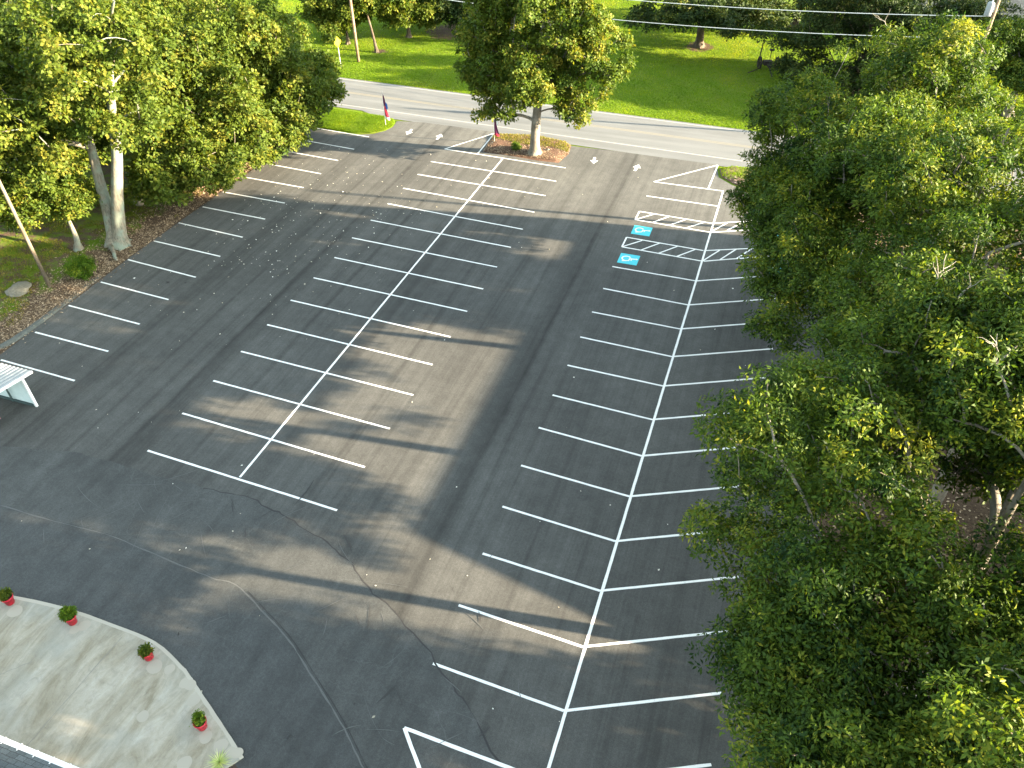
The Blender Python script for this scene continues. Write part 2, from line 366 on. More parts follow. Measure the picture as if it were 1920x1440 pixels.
def arc_strip(mb, x, y, a, ln, curv, w, z):
    k = 9; V = []; Fc = []; p = np.array([x, y]); an = a
    for i in range(k+1):
        t = np.array([math.cos(an), math.sin(an)]); nn = np.array([-t[1], t[0]]); ww = w*math.sin(math.pi*(i+.35)/(k+.7))*random.uniform(.6, 1.3)
        V += [(*(p+nn*ww), z), (*(p-nn*ww), z)]; p = p+t*ln/k; an += curv/k
    mb.add(V, [(2*i, 2*i+1, 2*i+3, 2*i+2) for i in range(k)])
for i in range(46):
    px_, py_ = random.choice([(random.uniform(330, 700), random.uniform(960, 1200)), (random.uniform(600, 1000), random.uniform(1060, 1420)), (random.uniform(50, 330), random.uniform(860, 1000))])
    q = G(px_, py_); arc_strip(mbl, q[0], q[1], random.choice([R(50), R(-35), R(-60), R(20)])+random.uniform(-.3, .3), random.uniform(.6, 2.6), random.uniform(-.6, .6), random.uniform(.006, .018), .021+i*.0001)
for i in range(14):
    px_, py_ = random.choice([(random.uniform(600, 720), random.uniform(990, 1150)), (random.uniform(700, 900), random.uniform(1130, 1420)), (random.uniform(430, 600), random.uniform(920, 990))])
    q = G(px_, py_); arc_strip(mbd, q[0], q[1], R(random.choice([-55, -48, 80, 60]))+random.uniform(-.2, .2), random.uniform(.4, 1.5), random.uniform(-.3, .3), random.uniform(.01, .035), .030+i*.0001)
mbl.build('tyre_scuff', M_SCUFF, drive); mbd.build('dark_scuff', M_SCUFF_D, drive)

# ---- painted markings (parts of the lot)
def PL(a, b, z=.012, w=.11, ext0=0, ext1=0, name='parking_line', m=M_WHITE, world=False):
    A = np.array(a if world else G(*a)[:2], float); B = np.array(b if world else G(*b)[:2], float)
    t = (B-A)/np.linalg.norm(B-A); return ribbon(name, [A-t*ext0, B+t*ext1], w, z, m, lot, jag=.10)
MR = [[(808, 303), (1043, 340)], [(783, 327), (1023, 367)], [(756, 353), (1002, 398)], [(727, 382), (980, 430)], [(695, 413), (958, 464)], [(660, 446), (932, 501)], [(627, 483), (906, 542)], [(588, 521), (876, 584)], [(545, 563), (845, 632)], [(501, 609), (811, 684)], [(452, 659), (775, 741)], [(400, 714), (731, 804)], [(342, 775), (684, 876)], [(277, 845), (632, 957)]]
for a, b in MR: PL(a, b)
PL((943, 297), (450, 895), z=.016, w=.12, name='row_line')
for a, b in [((833.5, 279.6), (1060.6, 315)), ((833.5, 279.6), (927, 250)), ((927, 250), (896, 288))]: PL(a, b, z=.014)
LR = [[(590, 240), (692, 257)], [(563, 262), (664, 280)], [(532, 283), (634, 301)], [(494, 306), (602, 326)], [(457, 332), (569, 352)], [(418, 360), (534, 381)], [(380, 388), (497, 411)], [(335, 418), (455, 445)], [(289, 452), (413, 481)], [(240, 487), (367, 520)], [(189, 529), (316, 562)], [(129, 573), (262, 608)], [(66, 623), (203, 659)], [(2, 675), (140, 714)]]
for a, b in LR: PL(a, b)
RR = [[(1148, 500), (1305, 527)], [(1131, 541), (1290, 572)], [(1110, 585), (1275, 617)], [(1088, 632), (1260, 669)], [(1064, 685), (1243, 724)], [(1036, 741), (1223, 787)], [(1010, 802), (1203, 855)], [(977, 873), (1180, 931)], [(942, 950), (1153, 1015)], [(905, 1038), (1125, 1108)], [(860, 1135), (1093, 1213)], [(812, 1244), (1057, 1333)]]
for a, b in RR:
    PL(a, b)
    q = G(*b)[:2]; PL(q, q+np.array([5.35, 2.52]), z=.0125, world=True)
q = G(1057, 1333)[:2]-np.array([0, 2.74]); PL(q, q+np.array([5.35, 2.52]), z=.0125, world=True)
PL((1356, 358.4), (1022, 1462), z=.016, w=.125, ext1=3, name='row_line')
for a, b in [((1346, 309.7), (1225.6, 341)), ((1225.6, 341), (1356, 358.4)), ((1346, 310), (1328, 353.7))]: PL(a, b, z=.014)
PL((1212, 367.5), (1345.6, 386.6))
q0 = G(758, 1365)[:2]; q1 = G(955, 1440)[:2]; q2 = G(786, 1440)[:2]
PL(q0, q1, ext1=2.6, z=.0145, world=True, w=.13); PL(q0, q2, ext1=4, z=.0155, world=True, w=.13)
hA = [((1199, 396.5), (1335, 419)), ((1191, 412), (1331.5, 435.7)), ((1199, 396.5), (1191, 412))]
hAd = [((1225, 402), (1194, 411)), ((1255, 406), (1224, 417)), ((1287.5, 411), (1256.5, 422)), ((1320, 417), (1288.5, 427))]
hB = [((1175, 445), (1319, 470)), ((1166, 463), (1315.6, 489.7)), ((1175, 445), (1166, 463))]
hBd = [((1204, 451), (1167.5, 462.5)), ((1237, 456), (1202, 469)), ((1270, 462), (1235, 475)), ((1303, 468), (1269, 481))]
hC = [((1335, 419), (1417, 414), 3.2), ((1331.5, 436), (1409, 431), 3.2)]
hCd = [((1364, 418), (1334, 434)), ((1396, 415.6), (1364, 431.5)), ((1419, 417.5), (1394, 430.6))]
hD = [((1323, 470), (1407.5, 466), 3), ((1319, 490), (1383, 485), 3.2)]
hDd = [((1349, 469.6), (1318, 489)), ((1381, 467), (1350, 487)), ((1409, 466.6), (1381, 485))]
for i, (a, b) in enumerate(hA+hB): PL(a, b, z=.012 if i % 3 < 2 else .014, name='aisle_outline')
for a, b, e in hC+hD: PL(a, b, z=.0118, ext1=e-.5, name='aisle_outline')
for a, b in hAd+hBd+hCd+hDd: PL(a, b, z=.010, w=.10, name='aisle_stripe')
def arrow(c, rz):
    s = 1.0; poly = [(-.11, -.62), (.11, -.62), (.11, .0), (.34, .0), (0, .62), (-.34, .0), (-.11, .0)]
    V = [(c[0]+s*(a*math.cos(rz)-b*math.sin(rz)), c[1]+s*(a*math.sin(rz)+b*math.cos(rz)), .012) for a, b in poly]
    mesh_obj('arrow_marking', V, [(0, 1, 2, 6), (3, 4, 5)], M_WHITE, lot)
for (a, rz) in (((767.5, 247.5), R(184)), ((823.5, 256.5), R(4)), ((1114, 301), R(190)), ((1194, 314.5), R(-3))): arrow(G(*a), rz)
def symbol(cx, cy, rz=0):
    def W(p): return (cx+p[0]*math.cos(rz)-p[1]*math.sin(rz), cy+p[0]*math.sin(rz)+p[1]*math.cos(rz))
    # local frame: +x is the symbol's up, +y its left
    pan = [(-.66, -.64), (.66, -.64), (.66, .64), (-.66, .64)]
    mesh_obj('blue_panel', [(*W(p), .010) for p in pan], [(0, 1, 2, 3)], M_BLUE, lot)
    mb = MB()
    def strip(pts, w, z):
        P = [np.array(p) for p in pts]; V = []
        for i, q in enumerate(P):
            t = P[min(i+1, len(P)-1)]-P[max(i-1, 0)]; t = t/np.linalg.norm(t); nn = np.array([-t[1], t[0]])*w/2
            V += [(*W(q+nn), z), (*W(q-nn), z)]
        mb.add(V, [(2*i, 2*i+1, 2*i+3, 2*i+2) for i in range(len(P)-1)])
    strip([(-.17+.29*math.cos(t), .05+.29*math.sin(t)) for t in np.linspace(R(35), R(300), 22)], .10, .0135)
    strip([(.40, .10), (.02, .07)], .13, .0145); strip([(.06, .07), (.03, -.20), (-.40, -.34)], .10, .0155); strip([(.2, .1), (.18, -.16)], .08, .0165)
    mb.add([(*W((.50+.09*math.cos(t), .12+.09*math.sin(t))), .0135) for t in np.linspace(0, 2*math.pi, 14, endpoint=False)], [tuple(range(14))])
    mb.build('wheelchair_symbol', M_WHITE, lot)
symbol(7.85, -8.66); symbol(7.8, -12.74); symbol(17.3, -7.0, R(205)); symbol(17.3, -10.9, R(205))
# small patches: darker wheel stains under the island
# ---- lawn corner, islands, kerb
isl = GG([(565, 182), (620, 196), (690, 208), (725, 218), (742, 228), (745, 238), (735, 247), (712, 253), (660, 245), (618, 240), (585, 233), (545, 225)])
isl = [(-30, 5.2), (-24, 5.35)]+[(-21, 5.3), (-19, 5.15), (-18, 4.75), (-17.5, 4.0), (-17.35, 3.0), (-17.7, 2.0), (-18.6, 1.25), (-20, .85), (-22, .85), (-24.3, .95), (-30, .95)]
def mound(name, poly, h, m, step=.35, rim=.6, z0=-.01):
    P = np.array(poly, float); lo = P.min(0); hi = P.max(0)
    xs_ = np.arange(lo[0], hi[0]+step, step); ys_ = np.arange(lo[1], hi[1]+step, step)
    # signed distance to polygon
    A = P; B = np.roll(P, -1, 0)
    def sd(x, y):
        x = np.asarray(x, float); y = np.asarray(y, float); d = np.full(x.shape, 1e9); ins = np.zeros(x.shape, bool)
        for a, b in zip(A, B):
            e = b-a; t = np.clip(((x-a[0])*e[0]+(y-a[1])*e[1])/(e@e+1e-12), 0, 1)
            d = np.minimum(d, np.hypot(x-a[0]-t*e[0], y-a[1]-t*e[1]))
            c = (a[1] > y) != (b[1] > y); xx = (b[0]-a[0])*(y-a[1])/(b[1]-a[1]+1e-12)+a[0]; ins ^= c & (x < xx)
        return np.where(ins, d, -d)
    XX, YY = np.meshgrid(xs_, ys_); S = sd(XX, YY)
    ok = (S > .12)
    idx = -np.ones(XX.shape, int); idx[ok] = np.arange(ok.sum())
    zf = lambda x, y, s: z0+.03+h*np.clip(s/rim, 0, 1)**.7*(1+.5*(vnoise(x, y, 1.7, 9)-.5))+.025*(vnoise(x, y, 3, 5))
    # use a fan-free approach: triangulate with bmesh fill of rim + inner grid points
    import bmesh
    from mathutils.geometry import delaunay_2d_cdt
    rimp = []
    for a, b in zip(A, B):
        k = max(1, int(np.linalg.norm(b-a)/step)); rimp += [a+(b-a)*i/k for i in range(k)]
    pts = [Vector(p) for p in rimp]+[Vector((x, y)) for x, y in zip(XX[ok], YY[ok])]
    nr = len(rimp); vo, eo, fo, *_ = delaunay_2d_cdt(pts, [], [list(range(nr))], 1, 1e-4)
    V = []
    for p in vo:
        s = float(sd(np.array([p.x]), np.array([p.y]))[0]); V.append((p.x, p.y, z0 if s < .02 else float(zf(np.array([p.x]), np.array([p.y]), max(s, 0))[0])))
    o = mesh_obj(name, V, [tuple(f) for f in fo], m, smooth=True); return o, sd
lawn_c, sd_c = mound('grass_verge', isl, .10, M_GROUND); tag(lawn_c, kind='structure')
bed_poly = GG([(925, 252), (1000, 254), (1060, 266), (1072, 274), (1066, 290), (1047, 306), (1010, 302), (960, 293), (905, 285)])
bed, sd_b = mound('mulch_bed', bed_poly, .16, M_MULCH); tag(bed, kind='structure')
bed2_poly = [(11.75, 3.2), (12.8, 4.0), (16, 4.0), (22, 3.6), (24, 1), (23, -3.4), (20.8, -4.3), (17.6, -3.6), (15.5, -3.0), (15.0, -1.3), (14.5, 0), (13.2, .8), (12.1, 1.8)]
bed2, sd_b2 = mound('mulch_bed', bed2_poly, .14, M_CHIP); tag(bed2, kind='structure')
kerb_pts = smooth_curve([(-27.2, -35.2), (-25.6, -34.6), (-24.95, -33.4), (-24.8, -31.5), (-24.85, -29.5), (-24.95, -27.5), (-25.0, -25.5)], 6)
mb = MB()
for i, q in enumerate(kerb_pts):
    t = kerb_pts[min(i+1, len(kerb_pts)-1)]-kerb_pts[max(i-1, 0)]; t /= np.linalg.norm(t); nn = np.array([-t[1], t[0]]); sgn = 1
    h = .10*(1-.9*min(1, max(0, (i-14)/14))); w = .30
    for s_, z_ in ((-.22, -.05), (-.16, h*.75), (0, h), (.22, h*.8), (.32, -.05)):
        mb.v.append((*(q+nn*s_), z_+.01*math.sin(i*1.7)))
for i in range(len(kerb_pts)-1):
    for k in range(4): mb.f.append((i*5+k, i*5+k+1, i*5+5+k+1, i*5+5+k))
kerb = mb.build('kerb', noisy('old_asphalt_kerb', (.05, .055, .05), (.12, .125, .11), 5, .9, .6), None, True); tag(kerb, kind='structure')

# ---- concrete pad
pad_w = smooth_curve(GG([(-260, 1062), (0, 1112), (117, 1137), (216, 1171), (292, 1203), (341, 1247), (360, 1271), (388, 1314), (423, 1366), (456, 1419)], .09), 4)
pad_poly = [tuple(q) for q in pad_w]+[tuple(G(424, 1440, .09)[:2]), (1.6, -51.2), (-.5, -52.2), (-.5, -62), (-24, -62), (float(pad_w[0][0]), -55)]
PZ = .09
pad = MB().prism(pad_poly, -.02, PZ).build('concrete_pad', M_CONC); tag(pad, kind='structure')
ribbon('pad_lip', [q+np.array([-.01, -.07]) for q in pad_w], .13, PZ+.004, M_CONC_EDGE, pad, jag=.25)
for a, b in (((228, 1195), (38, 1412)), ((0, 1265), (60, 1240))):
    A = G(*a, PZ)[:2]; B = G(*b, PZ)[:2]; ribbon('slab_joint', [A+(B-A)*i/8+np.array([.02*math.sin(i*2), 0]) for i in range(9)], .022, PZ+.006, M_JOINT, pad, jag=.5)
for i, (a, b, r) in enumerate([(363, 1313, .24), (347, 1281, .22), (357, 1284, .22), (268, 1343, .22), (386, 1382, .23), (414, 1399, .25), (158, 1173, .24), (140, 1181, .2), (28, 1146, .3), (290, 1250, .3), (432, 1411, .2), (346, 1432, .26), (318, 1255, .2), (445, 1412, .2)]):
    c = G(a, b, PZ); n = 22
    V = [(c[0]+r*(1+.07*math.sin(3*t+i))*math.cos(t), c[1]+r*(1+.07*math.sin(2*t+i))*math.sin(t), PZ+.003+.0006*i) for t in np.linspace(0, 2*math.pi, n, endpoint=False)]
    mesh_obj('water_mark', V, [tuple(range(n))], M_STAIN, pad)

# ------------------------------------------------------------------ foliage engine
def leaf_cloud(cent, per, rad, lsize, seed, asp=.5, flat=.6, tuft=10, tuft_r=.28, droop=.25):
    """leaves gathered into tufts around each clump centre; returns verts, faces, tone"""
    r = np.random.default_rng(seed); nC = len(cent); nt = max(1, per//tuft)
    tc = np.repeat(cent, nt, 0); R_ = np.repeat(rad, nt)
    d = r.normal(size=(len(tc), 3)); d /= np.linalg.norm(d, axis=1)[:, None]
    rr = r.random(len(tc))**.45
    tc = tc+d*(rr*R_)[:, None]*np.array([1, 1, flat]); tt = np.repeat(r.normal(0, .13, nC), nt)+r.normal(0, .12, len(tc))
    up = d*np.array([1, 1, .6])+np.array([0, 0, .75]); up /= np.linalg.norm(up, axis=1)[:, None]
    base = np.repeat(tc, tuft, 0); U = np.repeat(up, tuft, 0); n = len(base)
    q = r.normal(size=(n, 3)); q -= (q*U).sum(1)[:, None]*U; q /= np.linalg.norm(q, axis=1)[:, None]+1e-9
    elev = r.uniform(-.25, 1.0, n)[:, None]; dirn = q+U*elev; dirn /= np.linalg.norm(dirn, axis=1)[:, None]
    dirn[:, 2] -= droop*r.random(n); dirn /= np.linalg.norm(dirn, axis=1)[:, None]
    st = base+dirn*(r.random(n)*tuft_r)[:, None]+r.normal(0, .04, (n, 3))
    side = np.cross(dirn, U+r.normal(0, .55, (n, 3))); side /= np.linalg.norm(side, axis=1)[:, None]+1e-9
    nor = np.cross(side, dirn); L = lsize*r.uniform(.65, 1.3, n)[:, None]; W = L*asp*.5
    V = np.stack([st, st+dirn*L*.45+side*W+nor*L*.06, st+dirn*L-nor*L*.10, st+dirn*L*.5-side*W+nor*L*.06], 1).reshape(-1, 3)
    tone = np.clip(np.repeat(tt, tuft)+.42+r.normal(0, .13, n), 0, 1)
    return V, np.arange(4*n).reshape(-1, 4), tone
def put_leaves(name, V, Fc, tone, m, parent=None):
    o = mesh_obj(name, V, Fc, m, parent)
    a = o.data.attributes.new('tone', 'FLOAT', 'FACE'); a.data.foreach_set('value', tone.astype(np.float32)); return o
def tube_batch(paths, n=6):
    V = []; Fc = []; k = 0
    for P, Rr in paths:
        P = np.asarray(P); m = len(P)
        T = np.gradient(P, axis=0); T /= np.linalg.norm(T, axis=1)[:, None]+1e-9
        ref = np.array([0, 0, 1.]) if abs(T[0, 2]) < .8 else np.array([1., 0, 0])
        A = np.cross(T, ref); A /= np.linalg.norm(A, axis=1)[:, None]+1e-9; B = np.cross(T, A)
        w = np.linspace(0, 2*math.pi, n, endpoint=False)
        ring = P[:, None]+Rr[:, None, None]*(np.cos(w)[None, :, None]*A[:, None]+np.sin(w)[None, :, None]*B[:, None])
        V.append(ring.reshape(-1, 3)); i = np.arange(m-1)[:, None]*n+np.arange(n)[None]; j = np.arange(m-1)[:, None]*n+(np.arange(n)[None]+1) % n
        Fc.append((np.stack([i, j, j+n, i+n], -1)+k).reshape(-1, 4)); k += m*n
    return np.concatenate(V), np.concatenate(Fc)
def make_tree(name, label, base, stems, lobes, nclump, per, m_leaf, m_bark, seed, lsize=.17, crad=.95, r0=.3, asp=.5, gap=.0, shell=.62, group=None, cat='tree', tuft=10, bare=0, kill=None, flat=.6, tip=.018, tuft_r=.28):
    """stems: list of polylines in offsets from base (world axes); lobes: (dx,dy,z,rx,ry,rz) ellipsoids"""
    r = np.random.default_rng(seed); b = np.array([base[0], base[1], float(ground_z(base[0], base[1]))-.05])
    root = empty(name, tuple(b)); tag(root, label, cat, group)
    nodes = []; par = []; stem_sets = []
    for st in stems:
        P = np.array(st, float); seg = []
        for i in range(len(P)-1):
            k = max(2, int(np.linalg.norm(P[i+1]-P[i])/.6))
            seg += [P[i]+(P[i+1]-P[i])*j/k for j in range(k)]
        seg.append(P[-1]); seg = np.array(seg)
        s = np.arange(len(seg)); wob = np.stack([np.sin(s*.55+seed), np.cos(s*.43+2*seed), 0*s], 1)*.09*np.minimum(1, s/6)[:, None]; seg = seg+wob
        ids = []
        for i, q in enumerate(seg): nodes.append(q); par.append(ids[-1] if ids else -1); ids.append(len(nodes)-1)
        stem_sets.append(ids)
    vol = np.array([l[3]*l[4]*l[5] for l in lobes]); vol = vol**(2/3)*np.array([1.0 if len(l) == 6 else 1.35 for l in lobes]); vol /= vol.sum()
    C_ = []; tries = 0; mind = crad*.78
    while len(C_) < nclump and tries < nclump*60:
        tries += 1
        l = lobes[r.choice(len(lobes), p=vol)]; d = r.normal(size=3); d /= np.linalg.norm(d); rad = shell+(1-shell)*r.random() if r.random() < .8 else r.random()
        q = np.array([l[0], l[1], l[2]])+d*rad*np.array(l[3:6])
        if q[2] < 1.0: continue
        if gap and len(l) == 6 and vnoise(np.array([q[0]+q[2]*.7+seed*3]), np.array([q[1]-q[2]*.5]), .38, seed)[0] < gap: continue
        if kill is not None and len(l) == 6 and kill(q+b): continue
        if C_ and (np.linalg.norm(np.array(C_)-q, axis=1) < mind*r.uniform(.5, 1.1)).any(): continue
        C_.append(q)
    C_ = np.array(C_); ax = np.array(nodes)
    order = np.argsort([np.min(np.linalg.norm(ax-c, axis=1)) for c in C_])
    paths = []; weight = {}
    NN = list(nodes)
    for ci in order:
        c = C_[ci]; A = np.array(NN)
        d = np.linalg.norm((A-c)*np.array([1, 1, 1]), axis=1)+1.1*np.maximum(0, A[:, 2]-c[2]+.5)+ (A[:, 2] < 1.6)*6
        j = int(np.argmin(d)); p0 = A[j]; L = np.linalg.norm(c-p0)
        if L < .25: continue
        k = max(2, int(L/.55)); mid = p0+(c-p0)*.5+np.array([0, 0, .14*L])+r.normal(0, .07*L, 3)
        ids = [j]
        for i in range(1, k+1):
            t = i/k; q = (1-t)**2*p0+2*t*(1-t)*mid+t*t*c; NN.append(q); par.append(ids[-1]); ids.append(len(NN)-1)
        paths.append(ids)
    NN = np.array(NN); n = len(NN); load = np.zeros(n); child = np.zeros(n)
    for ids in paths: child[ids[-1]] += 1
    for ids in stem_sets: child[ids[-1]] += 1
    acc = child.copy()
    for i in range(n-1, -1, -1):
        if par[i] >= 0: acc[par[i]] += acc[i]
    rad = tip*np.power(np.maximum(acc, 1), .46)
    tb = []
    for ids in stem_sets:
        P = NN[ids]; Rr = rad[ids]; s = np.linspace(0, 1, len(ids)); Rr = np.maximum(Rr, 0)*.0+r0*(1-s*.82)**.9*np.clip(Rr/(rad[ids[0]]+1e-9), .25, 1)**.35
        z = P[:, 2]-P[0, 2]; Rr = Rr*(1+.75*np.exp(-z/.35)); P = P.copy(); tb.append((P, Rr))
    V1, F1 = tube_batch(tb, 14)
    nz = vnoise(V1[:, 0]*2+V1[:, 2]*.3, V1[:, 1]*2+7, 1.6, seed+1)-.5; V1 = V1+np.stack([nz*.06, -nz*.05, 0*nz], 1)
    rmax = r0*.5
    br = [(NN[ids], np.concatenate([[min(rad[ids[1]]*1.15, rmax)], np.minimum(rad[ids[1:]], rmax)])) for ids in paths]
    V2, F2 = tube_batch(br, 6)
    # root flare
    rf = []
    for a in np.linspace(0, 2*math.pi, 7)[:-1]+seed:
        P = np.array([[math.cos(a)*r0*.55, math.sin(a)*r0*.55, .42], [math.cos(a)*r0*1.2, math.sin(a)*r0*1.2, .14], [math.cos(a)*r0*2.1, math.sin(a)*r0*2.1, -.03]])+NN[stem_sets[0][0]]*np.array([1, 1, 0])
        rf.append((P, np.array([r0*.5, r0*.34, r0*.12])))
    V3, F3 = tube_batch(rf, 8)
    F2 = F2+len(V1); F3 = F3+len(V1)+len(V2)
    mesh_obj('trunk', np.concatenate([V1, V2, V3]), np.concatenate([F1, F2, F3]), m_bark, root, smooth=True)
    if bare:   # pale leafless twigs that stick out of the crown
        for k in range(bare):
            c = C_[C_[:, 2] > np.median(C_[:, 2])][r.integers(len(C_)//2)]
            if c[0] < -3.5: continue
            d = r.normal(size=3)+np.array([.1, -.5, .9]); d /= np.linalg.norm(d); L = r.uniform(1.0, 2.1)
            P = [c+d*L*t+np.array([0, 0, .10*math.sin(t*5)])+r.normal(0, .04, 3) for t in np.linspace(0, 1, 7)]; tw = [(np.array(P), np.linspace(.032, .008, 7))]
            for s_ in range(r.integers(3, 7)):
                i0 = r.integers(1, 6); e = d+r.normal(0, .6, 3); e /= np.linalg.norm(e)
                tw.append((np.array([P[i0]+e*L*.45*t+r.normal(0, .02, 3) for t in np.linspace(0, 1, 4)]), np.linspace(.015, .005, 4)))
            V4, F4 = tube_batch(tw, 5); mesh_obj('dead_branch', V4, F4, M_TWIG, root, smooth=True)
    crad_ = crad*np.random.default_rng(seed+5).uniform(.7, 1.25, len(C_))
    V, Fc, tone = leaf_cloud(C_, per, crad_, lsize, seed+11, asp=asp, tuft=tuft, flat=flat, tuft_r=tuft_r)
    # lobes higher and further out are a touch paler
    put_leaves('crown', V, Fc, tone, m_leaf, root)
    return root
def spread_lobes(R_, z0, z1, seed, n=13, sq=1.0):
    """irregular crown made of overlapping lobes"""
    r = np.random.default_rng(seed); zc = (z0+z1)/2; hh = (z1-z0)/2
    L = [(0, 0, zc, R_*.6, R_*.6*sq, hh*.8)]
    for i in range(n):
        a = 2*math.pi*i/n+r.uniform(-.3, .3); zz = zc+hh*r.uniform(-.62, .55); k = math.sqrt(max(.1, 1-((zz-zc)/hh)**2)); d = R_*.68*k*r.uniform(.8, 1.12)
        L.append((d*math.cos(a), d*math.sin(a)*sq, zz, R_*r.uniform(.24, .42), R_*r.uniform(.24, .42), hh*r.uniform(.22, .40)))
    return L
Q = 1.0
def oak(name, label, x, y, R_, z0, z1, seed, n=330, per=210, extra=(), m=None, mb_=None, lsize=.17, r0=.34, bare=0, gap=.2, group=None, **k):
    lean = random.uniform(-.4, .4)
    st = [[(0, 0, 0), (lean*.3, .2*lean, z0*.8), (lean, -.3*lean, (z0+z1)/2), (lean*1.2, 0, z1-1.6)]]
    return make_tree(name, label, (x, y), st, spread_lobes(R_, z0, z1, seed)+[tuple(e)+(1,) for e in extra], int(n*Q), per, m or M_LEAF_R, mb_ or M_BARK, seed, lsize=lsize, r0=r0, bare=bare, gap=gap, group=group, **k)
GR = 'oaks along the right side of the lot'
KR = np.random.default_rng(99)
thin = lambda q: q[0] > 25.2 and 6.0 < q[2] < 12.8 and KR.random() < .72     # far side of the crowns thinned to let sun through onto the lot
def ro(label, x, y, R_, z0, z1, seed, **k):
    a = dict(kill=thin if x < 27 else None, asp=.42, lsize=.17, n=340, per=400, group=GR, gap=.40, crad=.86, flat=.55, tuft=14, tuft_r=.22); a.update(k); return oak('oak_tree', label, x, y, R_, z0, z1, seed, **a)
ro('oak nearest the viewer, filling the bottom right corner of the picture', 25.4, -47.4, 7.2, 4.6, 14.4, 11, bare=7, lsize=.155, per=460, n=400, extra=[(-6.2, 2.6, 7.6, 2.4, 2.4, 1.8), (-5.8, -1.5, 8.0, 2.2, 2.6, 1.8)])
ro('oak second up from the bottom right corner, beside the near end of the lot', 24.3, -39.3, 8.2, 5.2, 15.0, 12, bare=10, n=490, lsize=.16, per=400, extra=[(-6.2, -1.5, 7.8, 3.0, 3.0, 2.3), (-5.8, 3.5, 7.4, 2.8, 2.8, 2.1), (-4.5, -5.0, 7.8, 2.6, 2.6, 2.0), (-1.5, 3.0, 13.0, 3.0, 3.0, 1.9), (1.8, 4.4, 13.6, 3.0, 2.8, 1.9), (-.3, 4.2, 9.4, 3.0, 2.6, 2.2), (3.0, 4.6, 8.4, 3.0, 2.6, 2.2)])
ro('oak third up from the bottom right corner, with many bare pale twigs', 25.2, -30.6, 7.2, 7.0, 15.4, 13, bare=10, n=400, lsize=.17, per=400, extra=[(-5.2, -3.8, 8.6, 2.6, 2.6, 1.8), (-5.0, 3.4, 8.6, 2.6, 2.6, 2.0), (-7.6, 1.2, 8.2, 1.3, 1.1, .8), (-2.2, -4.6, 11.6, 3.0, 2.8, 2.2), (.5, -4.4, 12.6, 2.8, 2.8, 2.0), (.4, -4.2, 9.0, 2.8, 2.4, 2.0)])
ro('oak overhanging the far half of the angled parking spaces at the right', 24.5, -21.8, 7.8, 7.0, 16.0, 14, bare=9, n=480, lsize=.185, per=330, extra=[(-6.4, -2.6, 8.0, 2.8, 2.8, 2.2), (-6.8, 2.0, 7.6, 2.8, 2.8, 2.4), (-5.6, 5.4, 9.5, 3.0, 2.6, 2.6)])
b5 = (23.2, -13.6)
make_tree('oak_tree', 'oak overhanging the hatched accessible aisles, its tip reaching up over the road', b5, [[(0, 0, 0), (.1, .2, 3.5), (.4, -.3, 8), (.6, 0, 14.5)]],
          spread_lobes(8.0, 4.2, 14.9, 15, n=15)+[(-8.0, 1.8, 10.4, 1.1, 1.1, 1.8, 1), (-7.4, 1.6, 8.0, 1.8, 1.8, 1.5, 1), (-6.4, 2.4, 5.8, 2.4, 2.2, 1.5, 1), (-6.8, -1.8, 7.0, 2.4, 2.6, 2.2, 1), (-2.5, 1, 13.4, 3.6, 3.6, 2.0), (.8, 0, 14.3, 3.6, 3.6, 2.3)], 500, 300, M_LEAF_R, M_BARK, 15, lsize=.19, crad=.84, r0=.34, asp=.42, gap=.38, bare=8, group=GR, flat=.55, tuft=14, tuft_r=.24, kill=thin)
ro('oak behind the front row at the right edge, half way up the picture', 34.5, -14.0, 6.0, 4.5, 11.5, 17, n=330, per=280, bare=4)
lobR = 0
ro('broad oak across the road at the top right, in front of the transformer pole', 35.0, 22.0, 6.0, 1.8, 8.6, 16, n=300, per=290, bare=5, lsize=.22)
ro('oak across the road at the right edge of the picture', 44.5, 21.5, 5.6, 2.2, 8.8, 18, n=250, per=280, bare=3, lsize=.22)
ro('rear oak across the road at the top right corner below the house', 39.0, 31.0, 4.6, 1.6, 5.8, 19, n=220, per=270, bare=3, lsize=.22)
# left trees
GL = 'trees along the left side of the lot'
def offs(base, pts): return [tuple(G(px, py, z)-np.array([base[0], base[1], 0])) for px, py, z in pts]
bL = (-26.5, -21.8)
s1 = [(0, 0, 0)]+offs(bL, [(222, 400, 2.3), (218, 290, 6.2), (208, 185, 10), (203, 90, 13), (215, 0, 16)])
s2 = [(-.25, -.1, 0)]+offs(bL, [(200, 380, 2.8), (180, 315, 5.2), (150, 200, 9), (120, 110, 12)])
keep = lambda q: False
make_tree('maple_tree', 'big tree with a forked pale trunk beside the left row of parking lines', bL, [s1, s2],
          [(-1.5, -1.5, 10, 4.2, 4.5, 4), (2.5, 1.5, 11.5, 4.2, 4.2, 4), (-5, -2, 8.5, 3.8, 3.8, 3.2), (1, 4.5, 13, 4, 4, 3.4), (-4, 3.5, 13, 4.2, 4.2, 3.6), (4, -1, 14.5, 3, 3, 2.6), (-7, 1, 12, 3.4, 3.4, 3)],
          330, 230, M_LEAF_L, M_BARK_G, 41, lsize=.24, crad=.85, r0=.46, asp=.72, gap=.3, group=GL, bare=5)
def lt(label, x, y, R_, z0, z1, seed, n=260, per=210, **k):
    a = dict(m=M_LEAF_L, mb_=M_BARK, lsize=.24, r0=.26, gap=.24, group=GL, asp=.72, crad=.85); a.update(k)
    return oak(k.get('nm', 'maple_tree'), label, x, y, R_, z0, z1, seed, n=n, per=per, **{q: w for q, w in a.items() if q != 'nm'})
